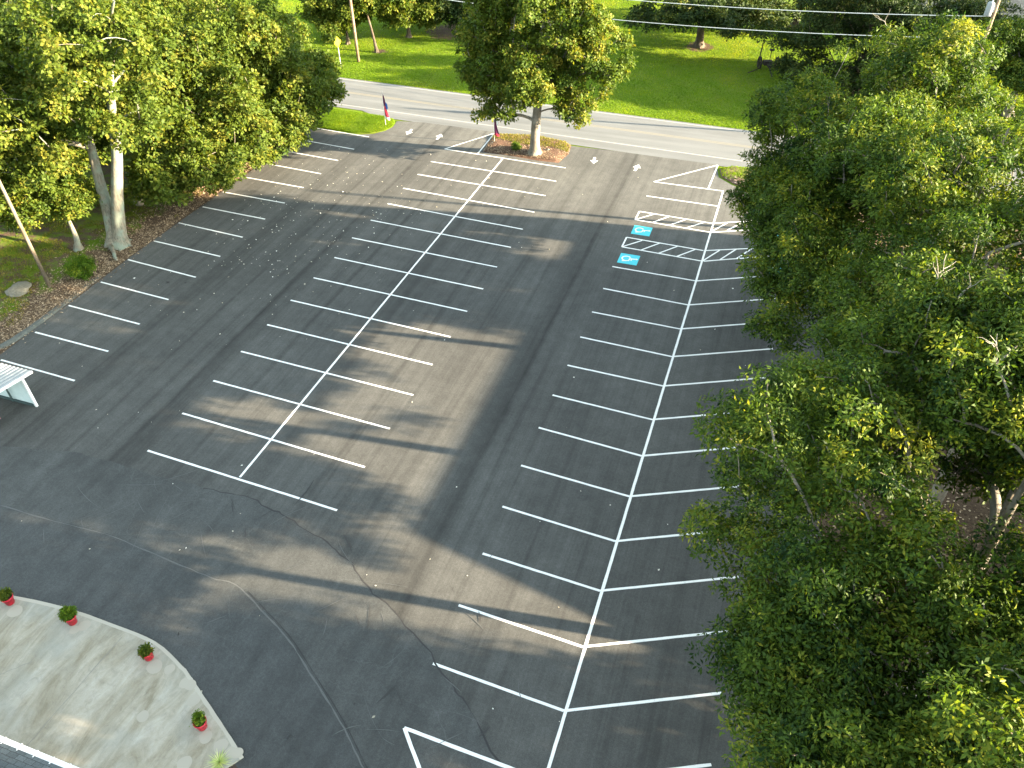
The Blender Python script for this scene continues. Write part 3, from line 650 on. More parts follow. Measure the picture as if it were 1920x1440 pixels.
lt('bright leafy tree right behind the forked trunk, overhanging the middle of the left lot edge', -28.2, -11.8, 6.9, 2.0, 14.0, 42, n=470, extra=[(4.6, -2.6, 3.4, 2.8, 2.6, 2.0), (2.6, -5.0, 3.0, 2.6, 2.4, 1.7), (5.4, 1.0, 4.2, 2.4, 2.6, 2.2)])
lt('round bright tree between the middle of the left lot edge and the road', -27.8, -3.8, 6.6, 1.6, 13.4, 43, n=480, extra=[(5.0, -2.4, 3.2, 2.6, 2.4, 1.9), (4.2, -5.0, 2.8, 2.4, 2.2, 1.6), (5.8, .8, 4.0, 2.2, 2.2, 2.0)])
lt('tree reaching out over the road at the left, next to the yellow sign', -27.6, 1.0, 4.9, 2.8, 8.6, 44, n=250, extra=[(4.6, -.6, 4.0, 2.2, 2.0, 1.5), (3.2, 1.6, 4.6, 2.4, 2.0, 1.6)], m=M_LEAF_C)
lt('low dark tree behind the forked trunk, crown near the ground', -33.2, -18.5, 6.6, 2.2, 11.0, 45, m=M_LEAF_C, n=230)
lt('tree at the left edge of the picture above the short pale trunk', -35.0, -26.5, 6.4, 3.2, 11.5, 46, n=300)
lt('tall tree in the top left corner of the picture', -37.5, -12.0, 7.6, 4.0, 16.0, 47, n=330)
lt('tree behind the bright leafy trees, near the top left of the road', -37.0, -2.0, 6.8, 2.5, 14.5, 48, n=280, per=190)
lt('rear tree farthest out at the top left corner', -50.0, -8.0, 7.5, 3.0, 15.0, 49, n=200, per=150)
lt('tree across the road at the top left, mostly hidden by the left row', -52.0, 22.0, 7.5, 2.5, 12.0, 50, n=170, per=140, m=M_LEAF_C, lsize=.3)
# short pale trunk with a small dark crown
bS = (-28.7, -23.3)
make_tree('small_tree', 'small dark leaved tree on a short pale trunk beside the bigger forked tree', bS, [[(0, 0, 0)]+offs(bS, [(143, 445, 1.0), (125, 400, 2.2), (105, 370, 3.2)])],
          [(-1.3, .6, 3.4, 2.3, 1.8, 1.1), (-2.6, -.6, 3.0, 2.0, 2.0, 1.1), (-.6, 1.8, 3.3, 1.8, 1.6, 1.0)], 75, 190, M_LEAF_C, M_BARK_G, 51, lsize=.2, crad=.65, r0=.20, asp=.6, group=GL)
# island tree
bC = (-3.3, 1.3)
make_tree('island_tree', 'tall oak standing alone in the mulch island between the two lot entrances', bC,
          [[(0, 0, 0), (.05, 0, 2.2), (.1, .1, 5), (.2, .2, 8.5), (.9, .1, 12), (1.0, 0, 14.4)]],
          [(-.2, 0, 9.6, 4.4, 4.4, 4.3), (-4.4, -.2, 6.4, 2.2, 2.4, 1.5), (-4.4, .2, 9.0, 1.8, 1.8, 1.4), (5.6, 0, 8.6, 2.0, 2.2, 1.6), (4.6, 0, 11.6, 2.4, 2.4, 1.8), (-3.0, 0, 12.0, 2.4, 2.4, 1.8), (-3.2, -1.2, 4.0, 1.6, 1.5, .9), (-3.6, -.2, 6.6, 2.6, 2.7, 1.9), (3.4, .2, 6.8, 2.9, 2.7, 2.2), (-3.9, .5, 9.6, 2.2, 2.4, 1.7), (3.8, -.3, 10.2, 2.6, 2.5, 2.1), (0, -2.9, 6.8, 2.6, 2.3, 1.7), (-.2, 3.4, 8.2, 3, 2.6, 2.4), (-4.3, .6, 4.8, 1.4, 1.4, .8), (3.6, -.6, 4.5, 1.5, 1.5, 1.0), (.5, 0, 13.6, 4.2, 4.2, 2.6)],
          430, 210, M_LEAF_C, M_BARK, 61, lsize=.22, crad=.72, r0=.42, asp=.7, gap=.36, bare=6, tuft_r=.22)
# trees beyond the road
GF = 'trees on the lawn across the road'
oak('lawn_tree', 'large tree with a single brown trunk on the lawn across the road', 5.5, 33.65, 8.4, 2.4, 13, 71, n=330, extra=[(-5.5, -2, 3.6, 3, 3, 1.4), (5, -3, 3.8, 3, 3, 1.5), (6.5, 2, 3.4, 3, 3, 1.4)], per=170, m=M_CEDAR, mb_=M_BARK_D, lsize=.3, r0=.42, group=GF, gap=.12)
oak('cedar_tree', 'dark wide cedar sweeping down to the lawn beside the old mower', 21.6, 25.4, 6.8, .6, 14.5, 72, n=380, extra=[(-4.5, -1.5, 2.0, 3.2, 2.8, 1.3), (-1.5, -4.2, 1.8, 3, 2.6, 1.2), (-6, 1.5, 3.0, 2.6, 2.6, 1.4), (3, -4.5, 2, 3, 2.4, 1.3)], per=190, m=M_CEDAR, mb_=M_BARK_D, lsize=.3, r0=.4, asp=.35, group=GF, gap=.05, flat=.45)
oak('cedar_tree', 'dark cedar behind the oaks at the top right, next to the shingled roof', 29.5, 28.0, 5.2, .9, 9.5, 73, n=220, per=170, m=M_CEDAR, mb_=M_BARK_D, lsize=.3, r0=.4, asp=.35, group=GF, gap=.05, flat=.45)
oak('cedar_tree', 'rear dark cedar at the top edge left of the shingled roof', 15.0, 44.0, 6.5, .9, 13, 74, n=200, per=170, m=M_CEDAR, mb_=M_BARK_D, lsize=.32, r0=.4, asp=.35, group=GF, gap=.05, flat=.45)
bF = (-28.15, 21.6)
make_tree('lawn_tree', 'leaning tree with a thin bare trunk just right of the utility pole', bF, [[(0, 0, 0), (-.5, .3, 1.8), (-1.2, .8, 4), (-2.0, 1.2, 7)]],
          [(-2.2, 1.6, 6.2, 3.4, 3.2, 2.6), (.6, 2.2, 5.6, 2.6, 2.4, 2.0), (-4.0, .4, 4.6, 2.0, 2, 1.6)], 150, 170, M_LEAF_C, M_BARK_D, 75, lsize=.28, crad=.8, r0=.16, asp=.7, group=GF, gap=.2)
oak('lawn_tree', 'bushy tree behind the utility pole across the road', -32.6, 23.2, 4.4, .6, 8.5, 76, n=210, per=170, m=M_LEAF_L, mb_=M_BARK_D, lsize=.28, r0=.2, asp=.7, group=GF, crad=.85)
oak('lawn_tree', 'leafy tree across the road left of the dark vine covered clump', -27.0, 27.5, 4.2, .6, 9, 77, n=200, per=170, m=M_LEAF_L, mb_=M_BARK_D, lsize=.28, r0=.24, asp=.7, group=GF, crad=.85)
oak('lawn_tree', 'dark vine covered tree hanging to the lawn at the top edge', -22.0, 30.8, 4.9, .3, 8, 78, n=260, per=170, m=M_CEDAR, mb_=M_BARK_D, lsize=.28, r0=.26, asp=.6, group=GF, crad=.85)
oak('lawn_tree', 'tree at the top edge far behind the island tree', -16.0, 46.0, 6.0, 2.0, 12, 79, n=160, per=160, m=M_LEAF_C, mb_=M_BARK_D, lsize=.32, r0=.3, asp=.7, group=GF)
oak('lawn_tree', 'rear tree at the top edge behind the large brown trunked tree', 1.0, 52.0, 6.0, 2.0, 12, 80, n=150, per=160, m=M_CEDAR, mb_=M_BARK_D, lsize=.32, r0=.3, asp=.7, group=GF)

# shrub beside the lot
def shrub(name, label, x, y, rx, ry, h, n, per, m, seed, lsize=.12, cat='shrub'):
    r = np.random.default_rng(seed); z = float(ground_z(x, y)); root = empty(name, (x, y, z)); tag(root, label, cat)
    c = r.normal(size=(n, 3)); c /= np.linalg.norm(c, axis=1)[:, None]; c *= (r.random(n)**.4)[:, None]; c = c*np.array([rx, ry, h*.5])+np.array([0, 0, h*.52])
    V, Fc, t = leaf_cloud(c, per, np.full(n, .22), lsize, seed, asp=.5, tuft=8, tuft_r=.12); put_leaves('foliage', V, Fc, t, m, root)
    V, Fc = tube_batch([(np.array([[0, 0, 0], q*.5, q]), np.array([.02, .014, .006])) for q in c[::2]], 5); mesh_obj('stems', V, Fc, M_BARK_D, root, True); return root
shrub('shrub', 'round yellow green shrub at the edge of the lot beside the left wooden pole', -25.9, -25.9, .85, .8, 1.3, 90, 96, M_SHRUB, 91)
shrub('shrub', 'small bright yellow green plant in the mulch island left of the tree', *G(968, 283)[:2], .33, .33, .7, 26, 64, M_SHRUB, 92, .1, 'plant')
# ---- potted plants
def pot(label, x, y, seed, style):
    root = empty('potted_plant', (x, y, PZ)); tag(root, label, 'potted plant', 'red pots along the edge of the concrete pad')
    s = 1.0
    prof = [(0, 0), (.15, 0), (.165, .01), (.205, .34), (.235, .345), (.24, .42), (.215, .42), (.205, .37), (.19, .35)]
    MB().lathe(prof, n=28).build('pot', M_RED, root, True)
    mb = MB(); n = 20; mb.v = [(0, 0, .355)]+[(.2*math.cos(t), .2*math.sin(t), .35) for t in np.linspace(0, 2*math.pi, n, endpoint=False)]; mb.f = [(0, 1+i, 1+(i+1) % n) for i in range(n)]
    mb.build('soil', M_SOIL, root)
    r = np.random.default_rng(seed); k, w, h, off = style
    c = r.normal(size=(k, 3)); c /= np.linalg.norm(c, axis=1)[:, None]; c = c*(r.random(k)**.5)[:, None]*np.array([w, w, h*.5])+np.array([off[0], off[1], .40+h*.4])
    V, Fc, t = leaf_cloud(c, 48, np.full(k, .08), .085, seed, asp=.6, tuft=8, tuft_r=.05); put_leaves('plant', V, Fc, t, M_SHRUB if seed % 2 else M_LEAF_L, root)
    V, Fc = tube_batch([(np.array([[0, 0, .34], q*np.array([.6, .6, .9]), q]), np.array([.012, .008, .004])) for q in c[::3]], 5); mesh_obj('stems', V, Fc, M_BARK_D, root, True)
for (a, b, sd_, sty, lab) in ((20, 1130, 102, (34, .2, .3, (-.05, .03)), 'red pot with a sparse plant at the left edge of the picture'),
                         (137, 1167, 101, (60, .24, .46, (-.03, .04)), 'red pot with the fullest, tallest green plant, on the upper edge of the concrete pad'),
                         (280, 1233, 104, (36, .2, .22, (-.03, 0)), 'red pot with a low yellowish plant beside the bend of the concrete pad edge'),
                         (380, 1363, 103, (26, .14, .34, (-.06, .05)), 'red pot with dark soil showing, nearest the bottom point of the concrete pad')):
    q = G(a, b, PZ); pot(lab, q[0], q[1], sd_, sty)
# spiky variegated plant
def spiky(x, y, seed):
    r = np.random.default_rng(seed); root = empty('spiky_plant', (x, y, .0)); tag(root, 'pale variegated spiky grass plant below the point of the concrete pad', 'plant')
    V = []; Fc = []; T = []
    for i in range(150):
        a = r.uniform(0, 2*math.pi); L = r.uniform(.28, .5); e = r.uniform(.25, 1.3); d = np.array([math.cos(a), math.sin(a)]); sN = np.array([-d[1], d[0], 0])*.011
        n0 = len(V)
        for k in range(5):
            t = k/4; rr = L*t*math.cos(e)*(1+.3*t); zz = .08+L*t*math.sin(e)-.28*L*t*t; c = np.array([d[0]*rr, d[1]*rr, zz]); w = (1-t)**.6
            V += [c+sN*w, c-sN*w]
        Fc += [(n0+2*k, n0+2*k+1, n0+2*k+3, n0+2*k+2) for k in range(4)]; T += [r.uniform(.3, 1)]*4
    m = mk_leaf('variegated_blade', (.22, .32, .07), (.42, .50, .20), (.60, .62, .36)); put_leaves('blades', np.array(V), np.array(Fc), np.array(T), m, root)
q = G(413, 1432); spiky(q[0], q[1], 5)
mesh_obj('planting_bed', [(*G(a, b)[:2], .022) for a, b in ((400, 1432), (430, 1424), (446, 1440), (455, 1480), (380, 1480))], [(0, 1, 2, 3, 4)], M_SOIL)['kind'] = 'structure'

# ---- grass blades (stuff) on lawn, verge and islands
def blades(name, n, sampler, h, w, m, seed, zf, tone0=.45):
    r = np.random.default_rng(seed); P = sampler(r, n); n = len(P); z = zf(P[:, 0], P[:, 1])
    a = r.uniform(0, 2*math.pi, n); hh = h*r.uniform(.5, 1.4, n); ww = w*r.uniform(.6, 1.4, n); lean = r.normal(0, .35, (n, 2))*hh[:, None]
    d = np.stack([np.cos(a), np.sin(a)], 1)*ww[:, None]*.5; B = np.column_stack([P, z-.01])
    v0 = B.copy(); v0[:, :2] -= d; v1 = B.copy(); v1[:, :2] += d; v2 = B.copy(); v2[:, :2] += lean+d*.3; v2[:, 2] += hh; v3 = v2.copy(); v3[:, :2] -= d*.6
    V = np.stack([v0, v1, v2, v3], 1).reshape(-1, 3); patch = vnoise(P[:, 0], P[:, 1], .5, seed)-.5+.6*(vnoise(P[:, 0], P[:, 1], .11, seed+1)-.5)
    o = put_leaves(name, V, np.arange(4*n).reshape(-1, 4), np.clip(tone0+.5*patch+r.normal(0, .16, n), 0, 1), m); tag(o, kind='stuff'); return o
def s_lawn(r, n):
    x = r.uniform(-60, 45, n); y = road_off(x)+3.6+r.random(n)**1.25*38; L = litter_fn(x, y); k = (r.random(n) > L) & (x > -75)
    return np.stack([x, y], 1)[k]
g = blades('lawn_grass', 420000, s_lawn, .085, .05, M_GRASS, 201, ground_z); tag(g, 'bright green mown lawn across the road', 'grass')
def s_corner(r, n):
    x = r.uniform(-30, -17.3, n); y = r.uniform(.8, 5.3, n); s = sd_c(x, y); k = s > .06; return np.stack([x, y], 1)[k]
g = blades('verge_grass', 40000, s_corner, .09, .035, M_GRASS, 202, lambda x, y: .02+.09*np.clip(sd_c(x, y)/.6, 0, 1)**.7, .3); tag(g, 'dark green grass on the rounded lawn corner with the red flag', 'grass')
def s_left(r, n):
    x = r.uniform(-48, -24.9, n); y = r.uniform(-36, 5, n)
    pn = vnoise(x, y, .45, 77)+.5*vnoise(x, y, 1.3, 78); k = (pn > .66+.35*sstep(-29, -25, x)*(y < -14)) ; return np.stack([x, y], 1)[k]
g = blades('rough_grass', 150000, s_left, .10, .035, M_DRYGRASS, 203, ground_z, .4); tag(g, 'patchy dry grass under the left trees', 'grass')
def s_bed(r, n):
    x = r.uniform(-8, 0, n); y = r.uniform(.5, 5.4, n); s = sd_b(x, y); nz = vnoise(x, y, .9, 4)
    k = (s > .1) & (y > 2.6-.25*(x+4)*.5+1.2*(nz-.5)); return np.stack([x, y], 1)[k]
g = blades('island_weeds', 9000, s_bed, .13, .05, M_DRYGRASS, 204, lambda x, y: .02+.14*np.clip(sd_b(x, y)/.6, 0, 1)**.7, .5); tag(g, 'low weeds on the road side of the mulch island', 'grass')
def s_bed2(r, n):
    x = r.uniform(11.5, 24, n); y = r.uniform(-1, 4.2, n); s = sd_b2(x, y); k = (s > .06) & (y > 1.3+.10*(x-12)); return np.stack([x, y], 1)[k]
g = blades('corner_grass', 26000, s_bed2, .10, .04, M_GRASS, 205, lambda x, y: .02+.12*np.clip(sd_b2(x, y)/.6, 0, 1)**.7, .6); tag(g, 'bright grass at the road corner beside the right mulch bed', 'grass')
# ---- litter and chips (stuff)
def flakes(name, P, z, size, m, seed, cat, label, asp=.35):
    r = np.random.default_rng(seed); n = len(P); a = r.uniform(0, 2*math.pi, n); L = size*r.uniform(.4, 1.5, n); d = np.stack([np.cos(a), np.sin(a)], 1)*L[:, None]/2; e = np.stack([-np.sin(a), np.cos(a)], 1)*(L*asp*r.uniform(.5, 1.6, n))[:, None]
    zz = z+r.uniform(.004, .012, n); lift = r.uniform(0, .5, n)*L
    V = np.stack([np.column_stack([P-d, zz]), np.column_stack([P-e, zz+lift*.3]), np.column_stack([P+d, zz+lift]), np.column_stack([P+e, zz+.002])], 1).reshape(-1, 3)
    o = put_leaves(name, V, np.arange(4*n).reshape(-1, 4), r.random(n), m); tag(o, label, cat, kind='stuff'); return o
r = np.random.default_rng(5)
P1 = np.column_stack([r.normal(-15.5, 4.2, 430), r.normal(-14.5, 6.5, 430)]); P2 = np.column_stack([r.uniform(-23.5, 18, 110), r.uniform(-50, 3, 110)])
P = np.concatenate([P1, P2]); P = P[(P[:, 0] > -24.3) & (P[:, 1] < .3)]
M_PETAL = mk_leaf('pale_fallen_leaf', (.30, .27, .20), (.55, .52, .44), (.75, .74, .68), .1)
flakes('fallen_leaves', P, .018, .07, M_PETAL, 301, 'leaf litter', 'pale fallen leaves scattered over the left half of the lot', .5)
M_CHIPS = mk_leaf('wood_chip', (.06, .04, .025), (.22, .15, .09), (.46, .35, .24), .05)
x = -24.75-np.abs(r.normal(0, 1.7, 24000))+(r.random(24000) < .12)*np.abs(r.normal(0, .35, 24000)); y = r.uniform(-36, -3, 24000); flakes('leaf_litter', np.column_stack([x, y]), np.maximum(ground_z(x, y)+.01, .008), .11, M_CHIPS, 302, 'leaf litter', 'brown chips and dead leaves along the left edge of the lot', .25)
x = r.uniform(-8, 0, 9000); y = r.uniform(.5, 5.3, 9000); s = sd_b(x, y); k = s > .02; flakes('mulch_chips', np.column_stack([x, y])[k], .03+.15*np.clip(s[k]/.6, 0, 1)**.7, .10, M_CHIPS, 303, 'mulch', 'red brown mulch chips on the island', .3)
x = r.uniform(11, 24, 16000); y = r.uniform(-4.5, 4.3, 16000); s = sd_b2(x, y); k = (s > .02) & (y < 1.7+.1*(x-12)); flakes('gravel_mulch', np.column_stack([x, y])[k], .03+.13*np.clip(s[k]/.6, 0, 1)**.7, .10, mk_leaf('pink_chip', (.10, .07, .055), (.24, .18, .14), (.42, .34, .28), .05), 304, 'mulch', 'pale pinkish chips around the right road corner', .5)
x = r.uniform(20.9, 36, 16000); y = r.uniform(-55, 2, 16000); flakes('leaf_litter', np.column_stack([x, y]), ground_z(x, y)+.01, .14, M_CHIPS, 305, 'leaf litter', 'dead leaves under the right hand oaks', .35)
# dark debris bits
P = np.array([G(a, b)[:2] for a, b in ((135, 1117), (335, 1190), (352, 1178), (540, 1385), (545, 1380), (665, 1320), (115, 955), (425, 1380), (478, 1385), (315, 530), (348, 531), (407, 532), (440, 597))]); flakes('debris', P, .024, .20, M_SEAL, 306, 'debris', 'small dark twigs and scraps lying on the asphalt', .22)

# ---- stones, stick, log
def stone(name, label, x, y, sx, sy, sz, seed, m=None, cat='stone'):
    r = np.random.default_rng(seed); V = []; Fc = []; nu, nv = 14, 9
    for j in range(nv):
        for i in range(nu):
            a = 2*math.pi*i/nu; b = -math.pi/2+math.pi*j/(nv-1); k = 1+.22*math.sin(2.1*a+seed)*math.cos(b)+.14*math.sin(3.7*b+a*2+seed)+r.uniform(-.05, .05)
            V.append((sx*k*math.cos(a)*math.cos(b), sy*k*math.sin(a)*math.cos(b), sz*k*math.sin(b)*.5+sz*.28))
    for j in range(nv-1):
        for i in range(nu): Fc.append((j*nu+i, j*nu+(i+1) % nu, (j+1)*nu+(i+1) % nu, (j+1)*nu+i))
    o = mesh_obj(name, V, Fc, m or M_STONE, None, True); o.location = (x, y, float(ground_z(x, y))); return tag(o, label, cat)
q = G(262, 385); stone('boulder', 'pale boulder in the mulch right of the forked trunk', q[0], q[1], .42, .35, .9, 3)
q = G(38, 547); stone('boulder', 'flat buried rock beside a stick, left of the wooden pole', q[0], q[1], .95, .7, .22, 4)
q = G(350, 315); stone('boulder', 'small white stone on the grass under the left trees', q[0], q[1], .16, .13, .25, 6, M_TRIM)
for i, (a, b, s_) in enumerate(((1027, 285, .26), (1040, 282, .18), (1019, 288, .16))): 
    q = G(a, b); stone('stone', ['largest of the three stones at the foot of the island tree', 'right hand stone at the foot of the island tree', 'smallest stone at the foot of the island tree, nearest its trunk'][i], q[0], q[1], s_, s_*.8, s_*1.6, 10+i)
a_, b_ = G(30, 556, .1), G(56, 547, .12)
tag(MB().tube([a_, (a_+b_)/2+np.array([0, 0, .03]), b_], [.03, .028, .02], 7).build('stick', M_BARK, None, True), 'pale stick lying on the ground beside the flat rock at the left', 'stick')
a_ = np.array([-25.75, -23.2, .06]); tag(MB().tube([a_+np.array([-.75, .65, .28]), a_+np.array([-.3, .3, .10]), a_+np.array([.1, -.1, .05]), a_+np.array([.55, -.45, .02])], [.17, .13, .11, .09], 10).build('root_stub', M_BARK_G, None, True), 'lichen covered root reaching from the forked trunk toward the lot', 'root')

# ---- poles, wires, sign, flags
def pole(label, x, y, h, r_=.16, arm=False, can=False, lean=(0, 0), group='wooden utility poles', m=None):
    z = float(ground_z(x, y)); root = empty('utility_pole', (x, y, z)); tag(root, label, 'utility pole', group)
    MB().tube([(0, 0, -.2), (lean[0]*.5, lean[1]*.5, h*.5), (lean[0], lean[1], h)], [r_, r_*.88, r_*.74], 12).build('post', m or M_POLE, root, True)
    if can:
        mb = MB().lathe([(0, 0), (.24, 0), (.26, .05), (.26, .85), (.2, .95), (.06, 1.0), (0, 1.0)], (-.45, -.1, h-2.2), 18); mb.build('transformer', M_METALW, root, True)
        MB().box((-.2, -.05, h-1.7), (.3, .08, .5)).build('bracket', M_GALV, root)
        MB().tube([(-.4, -.1, h-1.2), (-.4, -.1, h-.95)], [.05, .03], 8).build('bushing', M_TRIM, root)
    if arm: MB().box((0, .0, h-.4), (.12, 2.2, .12)).build('crossarm', M_POLE, root)
    return root
# transformer pole stands clear behind the right oaks
tp = G(1866, 20, 10.6)
pole('wooden pole carrying a white transformer can, at the top right', tp[0], tp[1], 12.4, can=True)
pole('brown wooden pole on the lawn across the road next to the yellow sign', -28.6, 18.1, 12.0, arm=False)
pole('slender grey wooden pole at the left edge behind the shrub', -27.04, -27.7, 10, r_=.12, lean=(-1.0, .6), m=M_POLE2)
pole('wooden pole hidden behind the oaks on the right, whose thin shadow crosses the lot', 33, -3.9, 13.2, r_=.17)
def wire(a, b, sag, label, r_=.028):
    P = []
    for i in range(25):
        t = i/24; q = np.array(a)*(1-t)+np.array(b)*t; q[2] -= 4*sag*t*(1-t); P.append(q)
    o = MB().tube(P, r_, 6, False).build('power_line', M_WIRE, None, True); tag(o, label, 'power line', 'overhead lines along the road'); return o
def wpt(px, py, y):   # point on the vertical plane over the roadside verge
    d = np.array([(px-960)/F, -(py-720)/F, 1.0]) @ CR; t = (y-CAM[1])/d[1]; return CAM+t*d
w1a = (-28.6, 18.1, 11.8); w1b = (tp[0], tp[1], 12.2)
# ---- road sign
sx_, sy_ = -29.65, 16.1
root = empty('road_sign', (sx_, sy_, float(ground_z(sx_, sy_))), R(80)); tag(root, 'yellow diamond curve warning sign on a thin post beside the road', 'road sign')
MB().box((0, 0, 1.4), (.06, .04, 2.9)).build('post', M_GALV, root)
s = .54; mbs = MB(); V = [(0, -.035, 2.55-s*1.0+.0), (s, -.035, 2.55), (0, -.035, 2.55+s), (-s, -.035, 2.55)]; V2 = [(a, b+.012, c) for a, b, c in V]
mbs.add(V+V2, [(0, 1, 2, 3), (7, 6, 5, 4), (0, 4, 5, 1), (1, 5, 6, 2), (2, 6, 7, 3), (3, 7, 4, 0)]); pn = mbs.build('sign_panel', M_SIGN, root)
ab = MB(); pts = [(.02, 2.28), (.03, 2.42), (.0, 2.52), (.0, 2.58), (.06, 2.68)]
for i in range(len(pts)-1):
    (a, b), (c, d) = pts[i], pts[i+1]; w = .045; ab.add([(a-w, -.042, b), (a+w, -.042, b), (c+w, -.042, d), (c-w, -.042, d)], [(0, 1, 2, 3)])
ab.add([(-.07, -.043, 2.66), (.16, -.043, 2.62), (.10, -.043, 2.84)], [(0, 1, 2)]); ab.build('curve_arrow', M_BLACK, pn)
# ---- feather flags
def flag(label, x, y, seed, cols):
    root = empty('feather_flag', (x, y, .10)); tag(root, label, 'flag', 'feather flags at the lot entrance')
    H_ = 3.1; MB().tube([(0, 0, 0), (0, 0, 1.6), (.02, 0, 2.6), (.10, 0, H_)], [.022, .018, .012, .008], 8).build('pole', M_TRIM, root, True)
    r = np.random.default_rng(seed); prev = None
    segs = [(0, .10, cols[3]), (.10, .52, cols[0]), (.52, .78, cols[2]), (.78, 1, cols[2])]
    for s0, s1, m in segs:
        V = []; K = 6; Wn = 5
        for i in range(K+1):
            t = s0+(s1-s0)*i/K; z = .62+t*2.3; w = .52*(1-t)**.6*(.85+.15*math.cos(t*7))+.04
            for j in range(Wn):
                u = j/(Wn-1); V.append((.03+w*u*.8, .10*math.sin(u*6+t*5+seed)*w, z-u*.10))
        Fc = [(i*Wn+j, i*Wn+j+1, (i+1)*Wn+j+1, (i+1)*Wn+j) for i in range(K) for j in range(Wn-1)]
        mesh_obj('banner_panel', V, Fc, m, root, True)
    V = [(.03+.42*a, -.05+.02*a, 1.5+.75*b) for a, b in ((.55, 0), (.95, .1), (.9, .6), (.6, .9), (.45, .5))]
    mesh_obj('banner_emblem', V, [(0, 1, 2, 3, 4)], cols[1], root)
flag('red, white and blue feather flag on the rounded lawn corner', -18.0, 3.05, 1, (M_FLAG_R, M_FLAG_B, M_FLAG_P, M_FLAG_W))
flag('dark purple feather flag at the tip of the mulch island', -7.35, 2.5, 2, (M_FLAG_P, M_FLAG_W, M_BLACK, M_FLAG_R))
# ---- horse-drawn mower
root = empty('antique_mower', (13.3, 28.3, float(ground_z(13.3, 28.3))), R(20)); root.scale = (1.25, 1.25, 1.25); tag(root, 'old black horse drawn sickle mower standing on the lawn', 'mower')
def wheel(cx, cy, r_):
    mb = MB(); n = 22
    for k in range(n):
        a = 2*math.pi*k/n; b = 2*math.pi*(k+1)/n
        mb.box((cx, cy+r_*math.cos((a+b)/2), r_+r_*math.sin((a+b)/2)), (.14, 2*r_*math.sin(math.pi/n)*1.1, .05), rx=(a+b)/2+math.pi/2)
    for k in range(8):
        a = 2*math.pi*k/8; mb.tube([(cx, cy, r_), (cx, cy+r_*math.cos(a), r_+r_*math.sin(a))], .02, 5)
    mb.tube([(cx-.12, cy, r_), (cx+.12, cy, r_)], .09, 8); mb.build('wheel', M_IRON, root)
wheel(.75, 0, .46); wheel(-.62, .25, .46)
MB().tube([(-.7, .22, .46), (.8, 0, .46)], .05, 8).box((0, .1, .5), (.7, .55, .3)).box((0, -.35, .42), (.25, .7, .18)).tube([(0, -.5, .4), (-.1, -1.1, .3), (-.2, -2.2, .15)], .05, 6).build('frame', M_IRON, root)
MB().tube([(.15, .2, .6), (.25, .45, 1.0), (.3, .5, 1.32)], .03, 6).lathe([(0, 1.30), (.17, 1.32), (.24, 1.40), (.22, 1.40), (.12, 1.35)], (.3, .5, 0), 12).build('seat', M_IRON, root)
MB().tube([(-.85, -.15, .3), (-.80, -.1, 1.2), (-.72, -.05, 2.1), (-.62, 0, 2.15)], [.06, .05, .045, .04], 6).build('cutter_bar', M_IRON, root)
MB().tube([(-.7, -.1, .12), (-1.2, -.5, .08), (-1.8, -.9, .05)], .04, 5).build('shoe', M_IRON, root)

# ---- carport at the left edge
cx0, cy0 = -18.97, -37.14
root = empty('carport', (cx0, cy0, .006)); tag(root, 'small white metal shelter with a ribbed roof at the left edge of the lot', 'shelter')
Lx, Ly, Hh = 5.2, 3.4, 2.15
MB().box((-.03, 0, Hh/2), (.12, .12, Hh)).build('corner_post', M_TRIM, root)
MB().box((-.03, -Ly, (Hh+.5)/2), (.1, .1, Hh+.5)).build('corner_post', M_TRIM, root)
for xx, h_ in ((-Lx, Hh), (-1.55, Hh)): MB().box((xx, -.09, h_/2), (.08, .07, h_)).build('stud', M_DARKM, root)
mb = MB(); k = 26; t = .12     # horizontally ribbed back wall
zz = np.linspace(.12, Hh-.02, k*2)
V = []
for i, z in enumerate(zz):
    o_ = .025 if (i//1) % 2 else 0; V += [(-Lx, .0+o_, z), (-.1, .0+o_, z)]
mb.add(V, [(2*i, 2*i+1, 2*i+3, 2*i+2) for i in range(len(zz)-1)]); mb.build('back_wall', M_METALT, root)
MB().box((-Lx/2-.05, -.05, .08), (Lx-.1, .08, .12)).build('sill', M_DARKM, root)
mb = MB(); n = 88; V = []
for i in range(n+1):
    x = .35-(Lx+.6)*i/n; hgt = .06 if i % 4 in (1, 2) else 0
    V += [(x, .42, Hh+.02+hgt), (x, -Ly-.4, Hh+.62+hgt)]
mb.add(V, [(2*i, 2*i+1, 2*i+3, 2*i+2) for i in range(n)])
rf = mb.build('roof', M_METALW, root); md = rf.modifiers.new('s', 'SOLIDIFY'); md.thickness = .02
a_ = math.atan2(.6, Ly+.82)
MB().box((.37, -Ly/2+.01, Hh+.30), (.045, (Ly+.82)/math.cos(a_), .14), rx=-a_).build('fascia', M_TRIM, root)
# small unidentified thing, its form guessed, half outside the left edge of the frame
q = G(2, 806); root = empty('small_object', (q[0]-.15, q[1], .012)); tag(root, 'small dark object with pink and white knobs at the left edge', 'unidentified_object')
MB().box((-.25, 0, .35), (.5, .35, .45)).tube([(-.2, .2, .2), (.1, .25, .55)], .02, 6).tube([(-.2, -.2, .2), (.1, -.25, .4)], .02, 6).build('body', M_BLACK, root)
for yy, zz_, m_ in ((.25, .55, mat('pink_knob', (.6, .2, .25), .5)), (-.25, .4, M_TRIM)):
    o_ = stone('knob', 'x', 0, 0, .06, .06, .12, 2, m_); o_.parent = root; o_.location = (.1, yy, zz_)
    for k in ('label', 'category'): del o_[k]
